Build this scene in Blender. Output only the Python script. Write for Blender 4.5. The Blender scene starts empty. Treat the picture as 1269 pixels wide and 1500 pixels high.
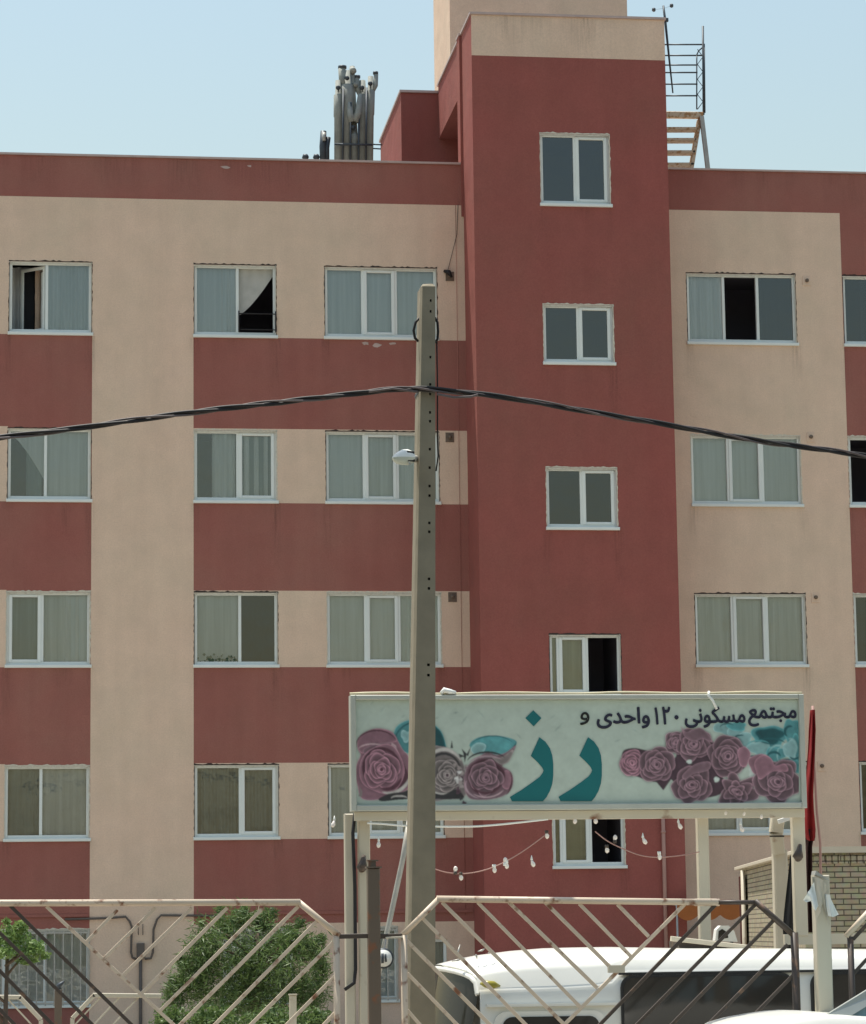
import bpy, math, random
from mathutils import Vector, Matrix
R = math.radians
random.seed(11)
SC = bpy.context.scene
COL = SC.collection

# ---------------------------------------------------------------- camera, sky, sun, exposure
YAW, PIT, ROL, F = R(7.58), R(8.388), R(-0.739), 4202.0     # focal length in pixels of a 1269 px wide frame
EYE = Vector((0.0, 0.0, 1.85))
r0 = Vector((math.cos(YAW), -math.sin(YAW), 0))
fw = Vector((math.cos(PIT)*math.sin(YAW), math.cos(PIT)*math.cos(YAW), math.sin(PIT)))
u0 = r0.cross(fw)
cr, sr = math.cos(ROL), math.sin(ROL)
right = cr*r0 + sr*u0
up = -sr*r0 + cr*u0
cam = bpy.data.cameras.new('camera')
cam.sensor_fit = 'HORIZONTAL'; cam.sensor_width = 36.0; cam.lens = 36.0*F/1269.0
cam.clip_start = 0.5; cam.clip_end = 3000
camo = bpy.data.objects.new('camera', cam); COL.objects.link(camo)
m = Matrix.Identity(4)
for i in range(3):
    m[i][0] = right[i]; m[i][1] = up[i]; m[i][2] = -fw[i]; m[i][3] = EYE[i]
camo.matrix_world = m
SC.camera = camo

SUN_DIR = Vector((-0.17, 0.20, 0.965)).normalized()          # towards the sun: high, behind the building
elev = math.asin(SUN_DIR.z); azim = math.atan2(SUN_DIR.x, SUN_DIR.y)
w = bpy.data.worlds.new('World'); SC.world = w; w.use_nodes = True
nt = w.node_tree; bg = nt.nodes['Background']
sky = nt.nodes.new('ShaderNodeTexSky'); sky.sky_type = 'NISHITA'; sky.sun_disc = False
sky.sun_elevation = elev; sky.sun_rotation = azim
sky.air_density = 2.5; sky.dust_density = 6.0; sky.ozone_density = 2.5; sky.altitude = 1100
nt.links.new(sky.outputs[0], bg.inputs[0]); bg.inputs[1].default_value = 0.10
sl = bpy.data.lights.new('sun', 'SUN'); sl.energy = 4.0; sl.angle = R(0.5); sl.color = (1.0, 0.95, 0.86)
so = bpy.data.objects.new('sun', sl); COL.objects.link(so)
so.rotation_euler = SUN_DIR.to_track_quat('Z', 'Y').to_euler()
SC.view_settings.view_transform = 'Standard'; SC.view_settings.look = 'None'
SC.view_settings.gamma = 1.0; SC.view_settings.exposure = 0.55
SC.cycles.use_denoising = True
SC.cycles.max_bounces = 8; SC.cycles.transparent_max_bounces = 24

def fp(px, py, Y):
    """world (X, Z) where the ray of photo pixel px,py meets the vertical plane y = Y (used to measure the place)"""
    d = right*((px-634.5)/F) + up*(-(py-750)/F) + fw
    t = (Y-EYE.y)/d.y
    return EYE.x+d.x*t, EYE.z+d.z*t
def P(px, py, Y):
    x, z = fp(px, py, Y); return Vector((x, Y, z))

# ---------------------------------------------------------------- materials
def newmat(name):
    mt = bpy.data.materials.new(name); mt.use_nodes = True
    n = mt.node_tree; return mt, n, n.nodes['Principled BSDF']
def simple(name, col, rough=0.6, metal=0.0, var=0.10, scale=6.0, bump=0.0, spec=0.4, coat=0.0, transl=0.0, stretch=None):
    mt, n, b = newmat(name)
    tc = n.nodes.new('ShaderNodeTexCoord'); no = n.nodes.new('ShaderNodeTexNoise')
    no.inputs['Scale'].default_value = scale; no.inputs['Detail'].default_value = 6
    if stretch is None and name.endswith('curtain'): stretch = (13, 13, .45); var = max(var, .12)*3.0; no.inputs['Scale'].default_value = 1.0  # vertical tone streaks put the folds' light and shade into the curtain colour
    if stretch:
        mp = n.nodes.new('ShaderNodeMapping'); mp.inputs['Scale'].default_value = stretch; n.links.new(tc.outputs['Object'], mp.inputs[0]); n.links.new(mp.outputs[0], no.inputs['Vector'])
    else: n.links.new(tc.outputs['Object'], no.inputs['Vector'])
    mx = n.nodes.new('ShaderNodeMix'); mx.data_type = 'RGBA'
    mx.inputs[6].default_value = tuple(c*(1-var) for c in col)+(1,)
    mx.inputs[7].default_value = tuple(min(1, c*(1+var)) for c in col)+(1,)
    n.links.new(no.outputs[0], mx.inputs[0]); n.links.new(mx.outputs[2], b.inputs['Base Color'])
    b.inputs['Roughness'].default_value = rough; b.inputs['Metallic'].default_value = metal
    b.inputs['Specular IOR Level'].default_value = spec; b.inputs['Coat Weight'].default_value = coat
    if bump:
        bp = n.nodes.new('ShaderNodeBump'); bp.inputs['Strength'].default_value = bump; bp.inputs['Distance'].default_value = 0.01
        n.links.new(no.outputs[0], bp.inputs['Height']); n.links.new(bp.outputs[0], b.inputs['Normal'])
    if transl:
        tr = n.nodes.new('ShaderNodeBsdfTranslucent'); ms = n.nodes.new('ShaderNodeMixShader')
        ms.inputs[0].default_value = transl; n.links.new(mx.outputs[2], tr.inputs[0])
        n.links.new(b.outputs[0], ms.inputs[1]); n.links.new(tr.outputs[0], ms.inputs[2])
        n.links.new(ms.outputs[0], n.nodes['Material Output'].inputs[0])
    return mt
def stucco(name, col, tint):
    """painted cement render: blotches, faint rain streaks, grainy surface"""
    mt, n, b = newmat(name); L = n.links
    tc = n.nodes.new('ShaderNodeTexCoord')
    def noise(sc, vec_scale=None, det=5):
        no = n.nodes.new('ShaderNodeTexNoise'); no.inputs['Scale'].default_value = sc; no.inputs['Detail'].default_value = det
        if vec_scale:
            mp = n.nodes.new('ShaderNodeMapping'); mp.inputs['Scale'].default_value = vec_scale
            L.new(tc.outputs['Object'], mp.inputs[0]); L.new(mp.outputs[0], no.inputs['Vector'])
        else: L.new(tc.outputs['Object'], no.inputs['Vector'])
        return no.outputs[0]
    def mix(a, bcol, fac, lo, hi):
        mr = n.nodes.new('ShaderNodeMapRange'); mr.inputs[1].default_value = 0.32; mr.inputs[2].default_value = 0.70
        mr.inputs[3].default_value = lo; mr.inputs[4].default_value = hi; L.new(fac, mr.inputs[0])
        mx = n.nodes.new('ShaderNodeMix'); mx.data_type = 'RGBA'; L.new(mr.outputs[0], mx.inputs[0])
        if isinstance(a, tuple): mx.inputs[6].default_value = a+(1,)
        else: L.new(a, mx.inputs[6])
        mx.inputs[7].default_value = bcol+(1,)
        return mx.outputs[2]
    c = mix(col, tint, noise(0.45), 0.0, 0.9)
    c = mix(c, tuple(x*0.70 for x in col), noise(1.3, (2.6, 1, 0.22)), 0.0, 0.30)
    c = mix(c, tuple(min(1, x*1.25) for x in col), noise(2.2), 0.0, 0.30)
    c = mix(c, tuple(x*0.62 for x in col), noise(38, None, 3), 0.0, 0.30)
    c = mix(c, tuple(x*0.75 for x in col), noise(9, (1, 1, 0.8), 4), 0.0, 0.14)
    L.new(c, b.inputs['Base Color'])
    b.inputs['Roughness'].default_value = 0.93; b.inputs['Specular IOR Level'].default_value = 0.15
    bp = n.nodes.new('ShaderNodeBump'); bp.inputs['Strength'].default_value = 0.35; bp.inputs['Distance'].default_value = 0.012
    L.new(noise(28, None, 6), bp.inputs['Height'])
    bp2 = n.nodes.new('ShaderNodeBump'); bp2.inputs['Strength'].default_value = 0.45; bp2.inputs['Distance'].default_value = 0.06
    L.new(noise(1.6), bp2.inputs['Height']); L.new(bp.outputs[0], bp2.inputs['Normal']); L.new(bp2.outputs[0], b.inputs['Normal'])
    return mt
def glassmat(name, tint, refl=1.0, rough=0.02):
    mt = bpy.data.materials.new(name); mt.use_nodes = True; n = mt.node_tree
    for x in list(n.nodes): n.nodes.remove(x)
    out = n.nodes.new('ShaderNodeOutputMaterial'); ms = n.nodes.new('ShaderNodeMixShader')
    tr = n.nodes.new('ShaderNodeBsdfTransparent'); tr.inputs[0].default_value = tint+(1,)
    gl = n.nodes.new('ShaderNodeBsdfGlossy'); gl.inputs['Roughness'].default_value = rough
    fr = n.nodes.new('ShaderNodeFresnel'); fr.inputs[0].default_value = 1.52
    mu = n.nodes.new('ShaderNodeMath'); mu.operation = 'MULTIPLY'; mu.inputs[1].default_value = refl; mu.use_clamp = True
    tc = n.nodes.new('ShaderNodeTexCoord'); no = n.nodes.new('ShaderNodeTexNoise'); no.inputs['Scale'].default_value = 2.5
    bp = n.nodes.new('ShaderNodeBump'); bp.inputs['Strength'].default_value = 0.12; bp.inputs['Distance'].default_value = 0.02
    n.links.new(tc.outputs['Object'], no.inputs['Vector']); n.links.new(no.outputs[0], bp.inputs['Height']); n.links.new(bp.outputs[0], gl.inputs['Normal'])
    n.links.new(fr.outputs[0], mu.inputs[0]); n.links.new(mu.outputs[0], ms.inputs[0])
    n.links.new(tr.outputs[0], ms.inputs[1]); n.links.new(gl.outputs[0], ms.inputs[2]); n.links.new(ms.outputs[0], out.inputs[0])
    return mt
def painted_rusty(name, col, rust=(0.20, 0.08, 0.035), amount=0.5, scale=9.0, rough=0.5):
    mt, n, b = newmat(name); L = n.links
    tc = n.nodes.new('ShaderNodeTexCoord')
    no = n.nodes.new('ShaderNodeTexNoise'); no.inputs['Scale'].default_value = scale; no.inputs['Detail'].default_value = 8
    L.new(tc.outputs['Object'], no.inputs['Vector'])
    cr_ = n.nodes.new('ShaderNodeValToRGB'); cr_.color_ramp.elements[0].position = 0.50+0.12*(1-amount); cr_.color_ramp.elements[1].position = 0.60+0.12*(1-amount)
    cr_.color_ramp.elements[0].color = (0, 0, 0, 1); cr_.color_ramp.elements[1].color = (1, 1, 1, 1)
    L.new(no.outputs[0], cr_.inputs[0])
    n2 = n.nodes.new('ShaderNodeTexNoise'); n2.inputs['Scale'].default_value = scale*0.35; L.new(tc.outputs['Object'], n2.inputs['Vector'])
    m1 = n.nodes.new('ShaderNodeMix'); m1.data_type = 'RGBA'; m1.inputs[6].default_value = tuple(c*0.82 for c in col)+(1,); m1.inputs[7].default_value = tuple(min(1, c*1.1) for c in col)+(1,)
    L.new(n2.outputs[0], m1.inputs[0])
    m2 = n.nodes.new('ShaderNodeMix'); m2.data_type = 'RGBA'; L.new(cr_.outputs[0], m2.inputs[0]); L.new(m1.outputs[2], m2.inputs[6]); m2.inputs[7].default_value = rust+(1,)
    L.new(m2.outputs[2], b.inputs['Base Color']); b.inputs['Roughness'].default_value = rough
    return mt
def brickmat(name):
    mt, n, b = newmat(name); L = n.links
    tc = n.nodes.new('ShaderNodeTexCoord'); sep = n.nodes.new('ShaderNodeSeparateXYZ'); L.new(tc.outputs['Object'], sep.inputs[0])
    ad = n.nodes.new('ShaderNodeMath'); ad.operation = 'SUBTRACT'; L.new(sep.outputs[0], ad.inputs[0]); L.new(sep.outputs[1], ad.inputs[1])
    cb = n.nodes.new('ShaderNodeCombineXYZ'); L.new(ad.outputs[0], cb.inputs[0]); L.new(sep.outputs[2], cb.inputs[1])
    br = n.nodes.new('ShaderNodeTexBrick'); L.new(cb.outputs[0], br.inputs['Vector'])
    br.inputs['Scale'].default_value = 1.0; br.inputs['Brick Width'].default_value = 0.19; br.inputs['Row Height'].default_value = 0.063
    br.inputs['Mortar Size'].default_value = 0.007; br.inputs['Mortar Smooth'].default_value = 0.3; br.inputs['Bias'].default_value = -0.2
    br.inputs['Color1'].default_value = (0.50, 0.44, 0.30, 1); br.inputs['Color2'].default_value = (0.40, 0.34, 0.22, 1); br.inputs['Mortar'].default_value = (0.13, 0.11, 0.075, 1)
    no = n.nodes.new('ShaderNodeTexNoise'); no.inputs['Scale'].default_value = 14; L.new(tc.outputs['Object'], no.inputs['Vector'])
    mx = n.nodes.new('ShaderNodeMix'); mx.data_type = 'RGBA'; mx.blend_type = 'MULTIPLY'; mx.inputs[0].default_value = 0.6
    L.new(br.outputs[0], mx.inputs[6]); L.new(no.outputs[1], mx.inputs[7])
    m3 = n.nodes.new('ShaderNodeMix'); m3.data_type = 'RGBA'; m3.inputs[0].default_value = 0.25; L.new(br.outputs[0], m3.inputs[7]); L.new(mx.outputs[2], m3.inputs[6])
    L.new(m3.outputs[2], b.inputs['Base Color']); b.inputs['Roughness'].default_value = 0.9
    bp = n.nodes.new('ShaderNodeBump'); bp.inputs['Distance'].default_value = 0.012; bp.invert = True
    L.new(br.outputs[1], bp.inputs['Height']); L.new(bp.outputs[0], b.inputs['Normal'])
    return mt

M = {
 'red': stucco('red_render', (0.335, 0.104, 0.088), (0.275, 0.116, 0.090)),
 'redband': stucco('dusty_red_render', (0.335, 0.122, 0.100), (0.365, 0.180, 0.140)),
 'cream': stucco('cream_render', (0.785, 0.575, 0.435), (0.68, 0.555, 0.41)),
 'coping': simple('coping_metal', (0.50, 0.38, 0.34), 0.5, 0.2, var=0.2),
 'pvc': simple('white_pvc', (0.74, 0.78, 0.74), 0.4, var=0.06, scale=3),
 'sealant': simple('old_sealant', (0.60, 0.56, 0.46), 0.9, var=0.35, scale=25),
 'sealgap': simple('dark_gap_filler', (0.05, 0.035, 0.03), 0.9),
 'glass': glassmat('window_glass', (0.96, 0.99, 0.99), 2.4),
 'glassdark': glassmat('tinted_window_glass', (0.36, 0.42, 0.46), 2.9),
 'room': simple('room_interior', (0.022, 0.024, 0.028), 0.9),
 'roomdark': simple('unlit_room_interior', (0.14, 0.13, 0.16), 0.9),
 'c_teal': simple('teal_curtain', (0.72, 0.86, 0.87), 0.9, var=0.14, scale=2, transl=0.2),
 'c_blue': simple('pale_blue_curtain', (0.82, 0.92, 0.94), 0.9, var=0.10, scale=2, transl=0.2),
 'c_pale': simple('pale_curtain', (0.86, 0.90, 0.84), 0.9, var=0.08, scale=1.5, transl=0.2),
 'c_white': simple('white_curtain', (0.90, 0.90, 0.86), 0.9, var=0.08, scale=2, transl=0.2),
 'c_cream': simple('cream_curtain', (0.80, 0.78, 0.68), 0.9, var=0.12, scale=2, transl=0.2),
 'c_shade': simple('loose_drape', (0.46, 0.45, 0.41), 0.9, var=.2),
 'c_grey': simple('grey_curtain', (0.22, 0.265, 0.265), 0.9, var=0.15, scale=2, transl=0.15),
 'c_mid': simple('grey_green_curtain', (0.70, 0.74, 0.68), 0.9, var=0.15, scale=2, transl=0.2),
 'c_olive': simple('olive_curtain', (0.42, 0.40, 0.28), 0.9, var=0.15, scale=2, transl=0.2),
 'plant': simple('window_plants', (0.06, 0.09, 0.05), 0.9, var=0.3, scale=20),
 'concrete': simple('weathered_concrete', (0.25, 0.215, 0.15), 0.9, var=0.28, scale=5, bump=0.6),
 'dark': simple('dark_hollow', (0.03, 0.025, 0.02), 0.9),
 'black': simple('black_rubber', (0.014, 0.012, 0.012), 0.6, var=0.3, scale=12),
 'cable2': simple('grey_cable', (0.12, 0.095, 0.09), 0.6, var=0.5, scale=6),
 'gatecream': painted_rusty('cream_gate_paint', (0.62, 0.50, 0.37), amount=0.5),
 'gatedark': painted_rusty('dark_brown_gate', (0.060, 0.042, 0.030), rust=(0.16, 0.09, 0.05), amount=0.3),  # darker brown tone for outer bars, some frame tubes and small fittings
 'postbrown': painted_rusty('brown_post_paint', (0.13, 0.095, 0.065), amount=0.5),
 'postcream': painted_rusty('cream_post_paint', (0.56, 0.50, 0.38), amount=0.06, scale=3),
 'steel': simple('galvanised_steel', (0.42, 0.41, 0.37), 0.5, 0.4, var=0.25, scale=8),
 'duct': simple('weathered_duct_metal', (0.30, 0.31, 0.275), 0.7, 0.0, var=0.35, scale=7),
 'darksteel': simple('dark_steel', (0.07, 0.08, 0.09), 0.5, 0.5, var=0.3),
 'ladder': painted_rusty('cream_ladder_paint', (0.62, 0.48, 0.32), rust=(0.40, 0.20, 0.07), amount=0.9, scale=14),
 'signframe': simple('aluminium_sign_frame', (0.46, 0.47, 0.41), 0.45, 0.3, var=0.12),
 'signpanel': simple('printed_sign_sheet', (0.455, 0.525, 0.445), 0.45, var=0.08, scale=2.5),
 'ink': simple('navy_print', (0.018, 0.018, 0.04), 0.4),
 'inkblack': simple('black_print', (0.012, 0.012, 0.012), 0.4),
 'tealink': simple('teal_print', (0.005, 0.135, 0.140), 0.4, var=0.12, scale=3),
 'vanwhite': simple('white_vehicle_paint', (0.74, 0.735, 0.67), 0.35, var=0.09, scale=2.5, coat=0.3),
 'vehglass': simple('dark_vehicle_glass', (0.035, 0.032, 0.028), 0.08, spec=0.35),
 'vehglass2': simple('teal_vehicle_glass', (0.20, 0.30, 0.32), 0.08, spec=0.7),
 'rubber': simple('seal_rubber', (0.02, 0.02, 0.02), 0.6),
 'amber': simple('amber_plastic', (0.30, 0.26, 0.03), 0.3),
 'redcloth': simple('red_cloth', (0.30, 0.022, 0.022), 0.85, var=0.2, scale=6, transl=0.15),
 'maroon': simple('dark_maroon_cloth', (0.045, 0.018, 0.015), 0.9, var=0.3, scale=6),
 'blackcloth': simple('black_cloth', (0.015, 0.015, 0.015), 0.9),
 'orange': simple('orange_canvas', (0.48, 0.17, 0.05), 0.8, var=0.15, transl=0.35),
 'brick': brickmat('yellow_brick'),
 'stone': simple('pale_coping_stone', (0.55, 0.49, 0.38), 0.8, var=0.12, bump=0.3),
 'plastic': simple('white_plastic', (0.80, 0.80, 0.74), 0.4, var=0.05),
 'bulb': simple('frosted_bulb', (0.82, 0.74, 0.66), 0.25, var=0.05),
 'leaf': None, 'pine': None,
 'bark': simple('tree_bark', (0.12, 0.085, 0.06), 0.95, var=0.3, scale=12, bump=0.8),
 'ground': simple('paved_ground', (0.34, 0.31, 0.26), 0.95, var=0.2, scale=1.2, bump=0.3),
 'asphalt': simple('asphalt', (0.055, 0.053, 0.05), 0.95, var=0.25, scale=3, bump=0.4),
 'flatroof': simple('roof_membrane', (0.22, 0.21, 0.20), 0.9),
 'pipe': simple('gas_pipe_paint', (0.115, 0.095, 0.08), 0.6),
 'pinkpipe': simple('painted_drainpipe', (0.42, 0.24, 0.20), 0.6),
 'vent': simple('dirty_vent', (0.16, 0.12, 0.09), 0.8, var=0.4, scale=20),
 'lens': glassmat('lamp_lens', (0.75, 0.80, 0.75), 2.0, 0.15),
}
def leafmat(name, c1, c2, tr=0.35):
    mt = bpy.data.materials.new(name); mt.use_nodes = True; n = mt.node_tree; b = n.nodes['Principled BSDF']; L = n.links
    geo = n.nodes.new('ShaderNodeObjectInfo'); tc = n.nodes.new('ShaderNodeTexCoord')
    no = n.nodes.new('ShaderNodeTexNoise'); no.inputs['Scale'].default_value = 9; no.inputs['Detail'].default_value = 4; L.new(tc.outputs['Object'], no.inputs['Vector'])
    mx = n.nodes.new('ShaderNodeMix'); mx.data_type = 'RGBA'; mx.inputs[6].default_value = c1+(1,); mx.inputs[7].default_value = c2+(1,)
    mr = n.nodes.new('ShaderNodeMapRange'); mr.inputs[1].default_value = 0.35; mr.inputs[2].default_value = 0.65; L.new(no.outputs[0], mr.inputs[0])
    L.new(mr.outputs[0], mx.inputs[0]); L.new(mx.outputs[2], b.inputs['Base Color']); b.inputs['Roughness'].default_value = 0.55
    t = n.nodes.new('ShaderNodeBsdfTranslucent'); L.new(mx.outputs[2], t.inputs[0]); ms = n.nodes.new('ShaderNodeMixShader'); ms.inputs[0].default_value = tr
    L.new(b.outputs[0], ms.inputs[1]); L.new(t.outputs[0], ms.inputs[2]); L.new(ms.outputs[0], n.nodes['Material Output'].inputs[0])
    return mt
M['leaf'] = leafmat('bright_leaves', (0.10, 0.19, 0.045), (0.24, 0.34, 0.10))
M['pine'] = leafmat('dark_leaves', (0.050, 0.095, 0.024), (0.15, 0.225, 0.065), 0.3)

# ---------------------------------------------------------------- mesh helpers
ORIGIN = {}
def thing(name, label, cat, loc=(0, 0, 0), group=None):
    o = bpy.data.objects.new(name, None); COL.objects.link(o); o.empty_display_size = 0.2
    o.location = loc; ORIGIN[o.name] = Vector(loc)
    o['label'] = label; o['category'] = cat
    if group: o['group'] = group
    return o
class MB:
    def __init__(s): s.v = []; s.f = []; s.mi = []; s.sm = []
    def add(s, vs, fs, mi=0, smooth=False):
        b = len(s.v); s.v += [Vector(v) for v in vs]
        for f in fs: s.f.append([b+i for i in f]); s.mi.append(mi); s.sm.append(smooth)
        return s
    def quad(s, a, b, c, d, mi=0): return s.add([a, b, c, d], [(0, 1, 2, 3)], mi)
    def box(s, x0, x1, y0, y1, z0, z1, mi=0):
        v = [(x0,y0,z0),(x1,y0,z0),(x1,y1,z0),(x0,y1,z0),(x0,y0,z1),(x1,y0,z1),(x1,y1,z1),(x0,y1,z1)]
        return s.add(v, [(0,1,5,4),(1,2,6,5),(2,3,7,6),(3,0,4,7),(4,5,6,7),(3,2,1,0)], mi)
    def bbox(s, x0, x1, y0, y1, z0, z1, bv=0.006, mi=0):
        """box with chamfered long edges on its front face"""
        v = []
        for y, e in ((y1, 0), (y0+bv, 0), (y0, bv)):
            v += [(x0+e, y, z0+e), (x1-e, y, z0+e), (x1-e, y, z1-e), (x0+e, y, z1-e)]
        f = [(3, 2, 1, 0)]
        for k in (0, 4):
            for i in range(4): j = (i+1) % 4; f.append((k+i, k+j, k+4+j, k+4+i))
        f.append((8, 9, 10, 11)); return s.add(v, f, mi)
    def prism(s, poly, y0, y1, mi=0, smooth=False):
        n = len(poly); v = [(x, y0, z) for x, z in poly]+[(x, y1, z) for x, z in poly]
        s.add(v, [tuple(range(n)), tuple(range(2*n-1, n-1, -1))]+[(i, n+i, n+(i+1) % n, (i+1) % n) for i in range(n)], mi, smooth); return s
    def bar(s, a, b, w, d, mi=0, ref=Vector((0, 1, 0))):
        """rectangular section bar from a to b: w across in the facade plane, d deep"""
        a = Vector(a); b = Vector(b); t = (b-a).normalized(); n = t.cross(ref)
        if n.length < 1e-4: n = Vector((1, 0, 0))
        n.normalize(); q = n.cross(t).normalized(); v = []
        c = min(w, d)*0.12
        prof = [(-w/2+c, -d/2), (w/2-c, -d/2), (w/2, -d/2+c), (w/2, d/2-c), (w/2-c, d/2), (-w/2+c, d/2), (-w/2, d/2-c), (-w/2, -d/2+c)]
        for p in (a, b): v += [p+n*i+q*j for i, j in prof]
        k = 8
        return s.add(v, [tuple(range(k)), tuple(range(2*k-1, k-1, -1))]+[(i, k+i, k+(i+1) % k, (i+1) % k) for i in range(k)], mi)
    def tube(s, pts, r, n=8, mi=0, cap=True):
        pts = [Vector(p) for p in pts]; k = len(pts); rs = r if isinstance(r, (list, tuple)) else [r]*k
        v = []; f = []; pn = None
        for i, p in enumerate(pts):
            t = (pts[min(i+1, k-1)]-pts[max(i-1, 0)]).normalized()
            if pn is None:
                pn = t.cross(Vector((0, 0, 1)) if abs(t.z) < 0.9 else Vector((1, 0, 0))).normalized()
            else:
                pn = (pn-t*pn.dot(t)).normalized()
            q = t.cross(pn)
            for j in range(n):
                a = 2*math.pi*j/n; v.append(p+(pn*math.cos(a)+q*math.sin(a))*rs[i])
        for i in range(k-1):
            for j in range(n): f.append((i*n+j, i*n+(j+1) % n, (i+1)*n+(j+1) % n, (i+1)*n+j))
        if cap: f.append(tuple(range(n-1, -1, -1))); f.append(tuple(range((k-1)*n, k*n)))
        return s.add(v, f, mi, True)
    def sheet(s, grid, mi=0, smooth=True):
        h = len(grid); wd = len(grid[0]); v = [p for row in grid for p in row]
        return s.add(v, [(i*wd+j, i*wd+j+1, (i+1)*wd+j+1, (i+1)*wd+j) for i in range(h-1) for j in range(wd-1)], mi, smooth)
    def build(s, name, mats, parent=None, label=None, cat=None, group=None, kind=None):
        if not isinstance(mats, (list, tuple)): mats = [mats]
        o_ = Vector((0, 0, 0)); root = parent
        while root is not None and root.parent is not None: root = root.parent
        if root is not None: o_ = ORIGIN[root.name]
        me = bpy.data.meshes.new(name); me.from_pydata([tuple(v-o_) for v in s.v], [], s.f)
        for mt in mats: me.materials.append(mt)
        me.polygons.foreach_set('material_index', s.mi); me.polygons.foreach_set('use_smooth', s.sm); me.update()
        o = bpy.data.objects.new(name, me); COL.objects.link(o)
        if parent is not None: o.parent = parent
        if parent is None: ORIGIN[o.name] = Vector((0, 0, 0))
        if label: o['label'] = label
        if cat: o['category'] = cat
        if group: o['group'] = group
        if kind: o['kind'] = kind
        return o
def sel_normals(o):
    import bmesh
    bm = bmesh.new(); bm.from_mesh(o.data); bmesh.ops.recalc_face_normals(bm, faces=bm.faces); bm.to_mesh(o.data); bm.free()

# ---------------------------------------------------------------- ground
MB().quad((-1500, -60, 0), (1500, -60, 0), (1500, 2500, 0), (-1500, 2500, 0)).build('ground', M['ground'], kind='structure')
MB().box(-60, 90, -30, 20.0, -0.12, 0.006).build('road', M['asphalt'], kind='structure')
MB().box(-60, 90, 20.0, 22.4, -0.12, 0.13).build('pavement', M['ground'], kind='structure')

# ================================================================ apartment building
FY = 52.0                      # facade plane
TY = 50.70                     # front of the projecting stair tower
ROOF = 14.9
def xs(pts, Y=FY): return sum(fp(px, py, Y)[0] for px, py in pts)/len(pts)
def zs(pts, Y=FY): return sum(fp(px, py, Y)[1] for px, py in pts)/len(pts)
# storeys: sill bottom and window head heights, measured along each row of windows
sill = [zs([(70, 489), (345, 493), (555, 498), (1090, 506)]), zs([(70, 734), (345, 736), (540, 739), (1095, 742)]),
        zs([(70, 976), (345, 978), (565, 978), (1100, 977)]), zs([(70, 1233), (345, 1230), (500, 1229), (1090, 1222)])]
head = [zs([(70, 382), (345, 388), (555, 391), (1090, 402)]), zs([(70, 627), (345, 630), (555, 633), (1090, 637)]),
        zs([(70, 866), (345, 868), (565, 868), (1100, 870)]), zs([(70, 1120), (345, 1119), (500, 1121), (1090, 1118)])]
gh, gs = zs([(70, 1362)]), zs([(70, 1476)])
rowsy = [(382+489)/2, (627+734)/2, (866+976)/2, (1120+1230)/2]
cx = {
 'A': (xs([(13, 435), (10, 680), (10, 921), (7, 1175)]), xs([(134, 435), (133, 680), (133, 921), (132, 1175)])),
 'B': (xs([(286, 440), (286, 683), (287, 923), (285, 1175)]), xs([(404, 440), (406, 683), (408, 923), (408, 1175)])),
 'C': (xs([(475, 445), (478, 686), (480, 923), (481, 1175)]), xs([(639, 445), (643, 686), (648, 923), (651, 1175)])),
 'D': (xs([(1007, 455), (1013, 690), (1019, 923)]), xs([(1167, 455), (1174, 690), (1181, 923)])),
 'E': (xs([(1237, 455), (1244, 690), (1252, 923), (1260, 1175)]), 0)}
cx['E'] = (cx['E'][0], cx['E'][0]+(cx['B'][1]-cx['B'][0]))
cx['Z'] = (cx['A'][0]-3.4, cx['A'][0]-3.4+(cx['A'][1]-cx['A'][0]))     # the next window leftwards, outside the frame
X134 = xs([(135, 492), (133, 900), (132, 1300)]); X284 = xs([(285, 492), (284, 900), (282, 1300)])
cx['A'] = (cx['A'][0], X134-0.012); cx['B'] = (X284+0.012, cx['B'][1])
X1240 = xs([(1230, 312), (1240, 600), (1250, 900), (1262, 1225)])
XTL, XTR = xs([(697, 400), (703, 800), (706, 1200)], TY), xs([(974, 60), (985, 500), (998, 1000)], TY)
ZBAND = zs([(0, 286), (300, 292), (685, 302), (1100, 310)])
ZTOP = zs([(0, 228), (400, 235), (676, 241), (982, 249), (1269, 253)])
ZG = zs([(60, 1337), (800, 1337)])
bld = thing('apartment_building', 'dull red and cream rendered apartment building with a projecting stair tower, behind the sign', 'building', (8, FY, 0))

XL, XR = cx['Z'][0]-2.2, cx['E'][1]+5.5
holes = []        # (x0,x1,z0,z1)
for c in 'ZABCDE':
    for k in range(4): holes.append((cx[c][0], cx[c][1], sill[k], head[k]))
XW1 = (fp(-62, 1400, FY)[0], fp(131, 1400, FY)[0]); XW2 = (fp(326, 1400, FY)[0], fp(430, 1400, FY)[0])
XW3 = (fp(552, 1400, FY)[0], fp(583, 1400, FY)[0]); XW4 = (fp(602, 1400, FY)[0], fp(655, 1400, FY)[0])
zg2 = zs([(400, 1358)])
holes += [(XW1[0], XW1[1], gs, gh), (XW2[0], XW2[1], gs, zg2), (XW3[0], XW3[1], gs, zg2-0.02), (XW4[0], XW4[1], gs-0.6, zg2-0.25)]
def colour(x, z):
    if z > ZBAND: return 0
    if x < X134:
        if z > sill[0]: return 1
        for k in range(1, 4):
            if sill[k] < z < head[k]+0.03 and x < cx['A'][0]: return 1
        return 0
    if x < X284: return 1
    if x < XTL:
        if z > sill[0]: return 1
        if z < zg2+0.06: return 1
        for k in range(1, 4):
            if sill[k] < z < head[k]+0.03: return 1
        return 0
    if x < X1240: return 1
    return 0
xc = sorted(set([XL, XR, X134, X284, XTL+0.05, XTR-0.05, X1240]+[h[i] for h in holes for i in (0, 1)]))
zc = sorted(set([0.0, ZTOP, ZBAND, zg2+0.06]+[head[k]+0.03 for k in range(1, 4)]+[h[i] for h in holes for i in (2, 3)]))
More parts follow.
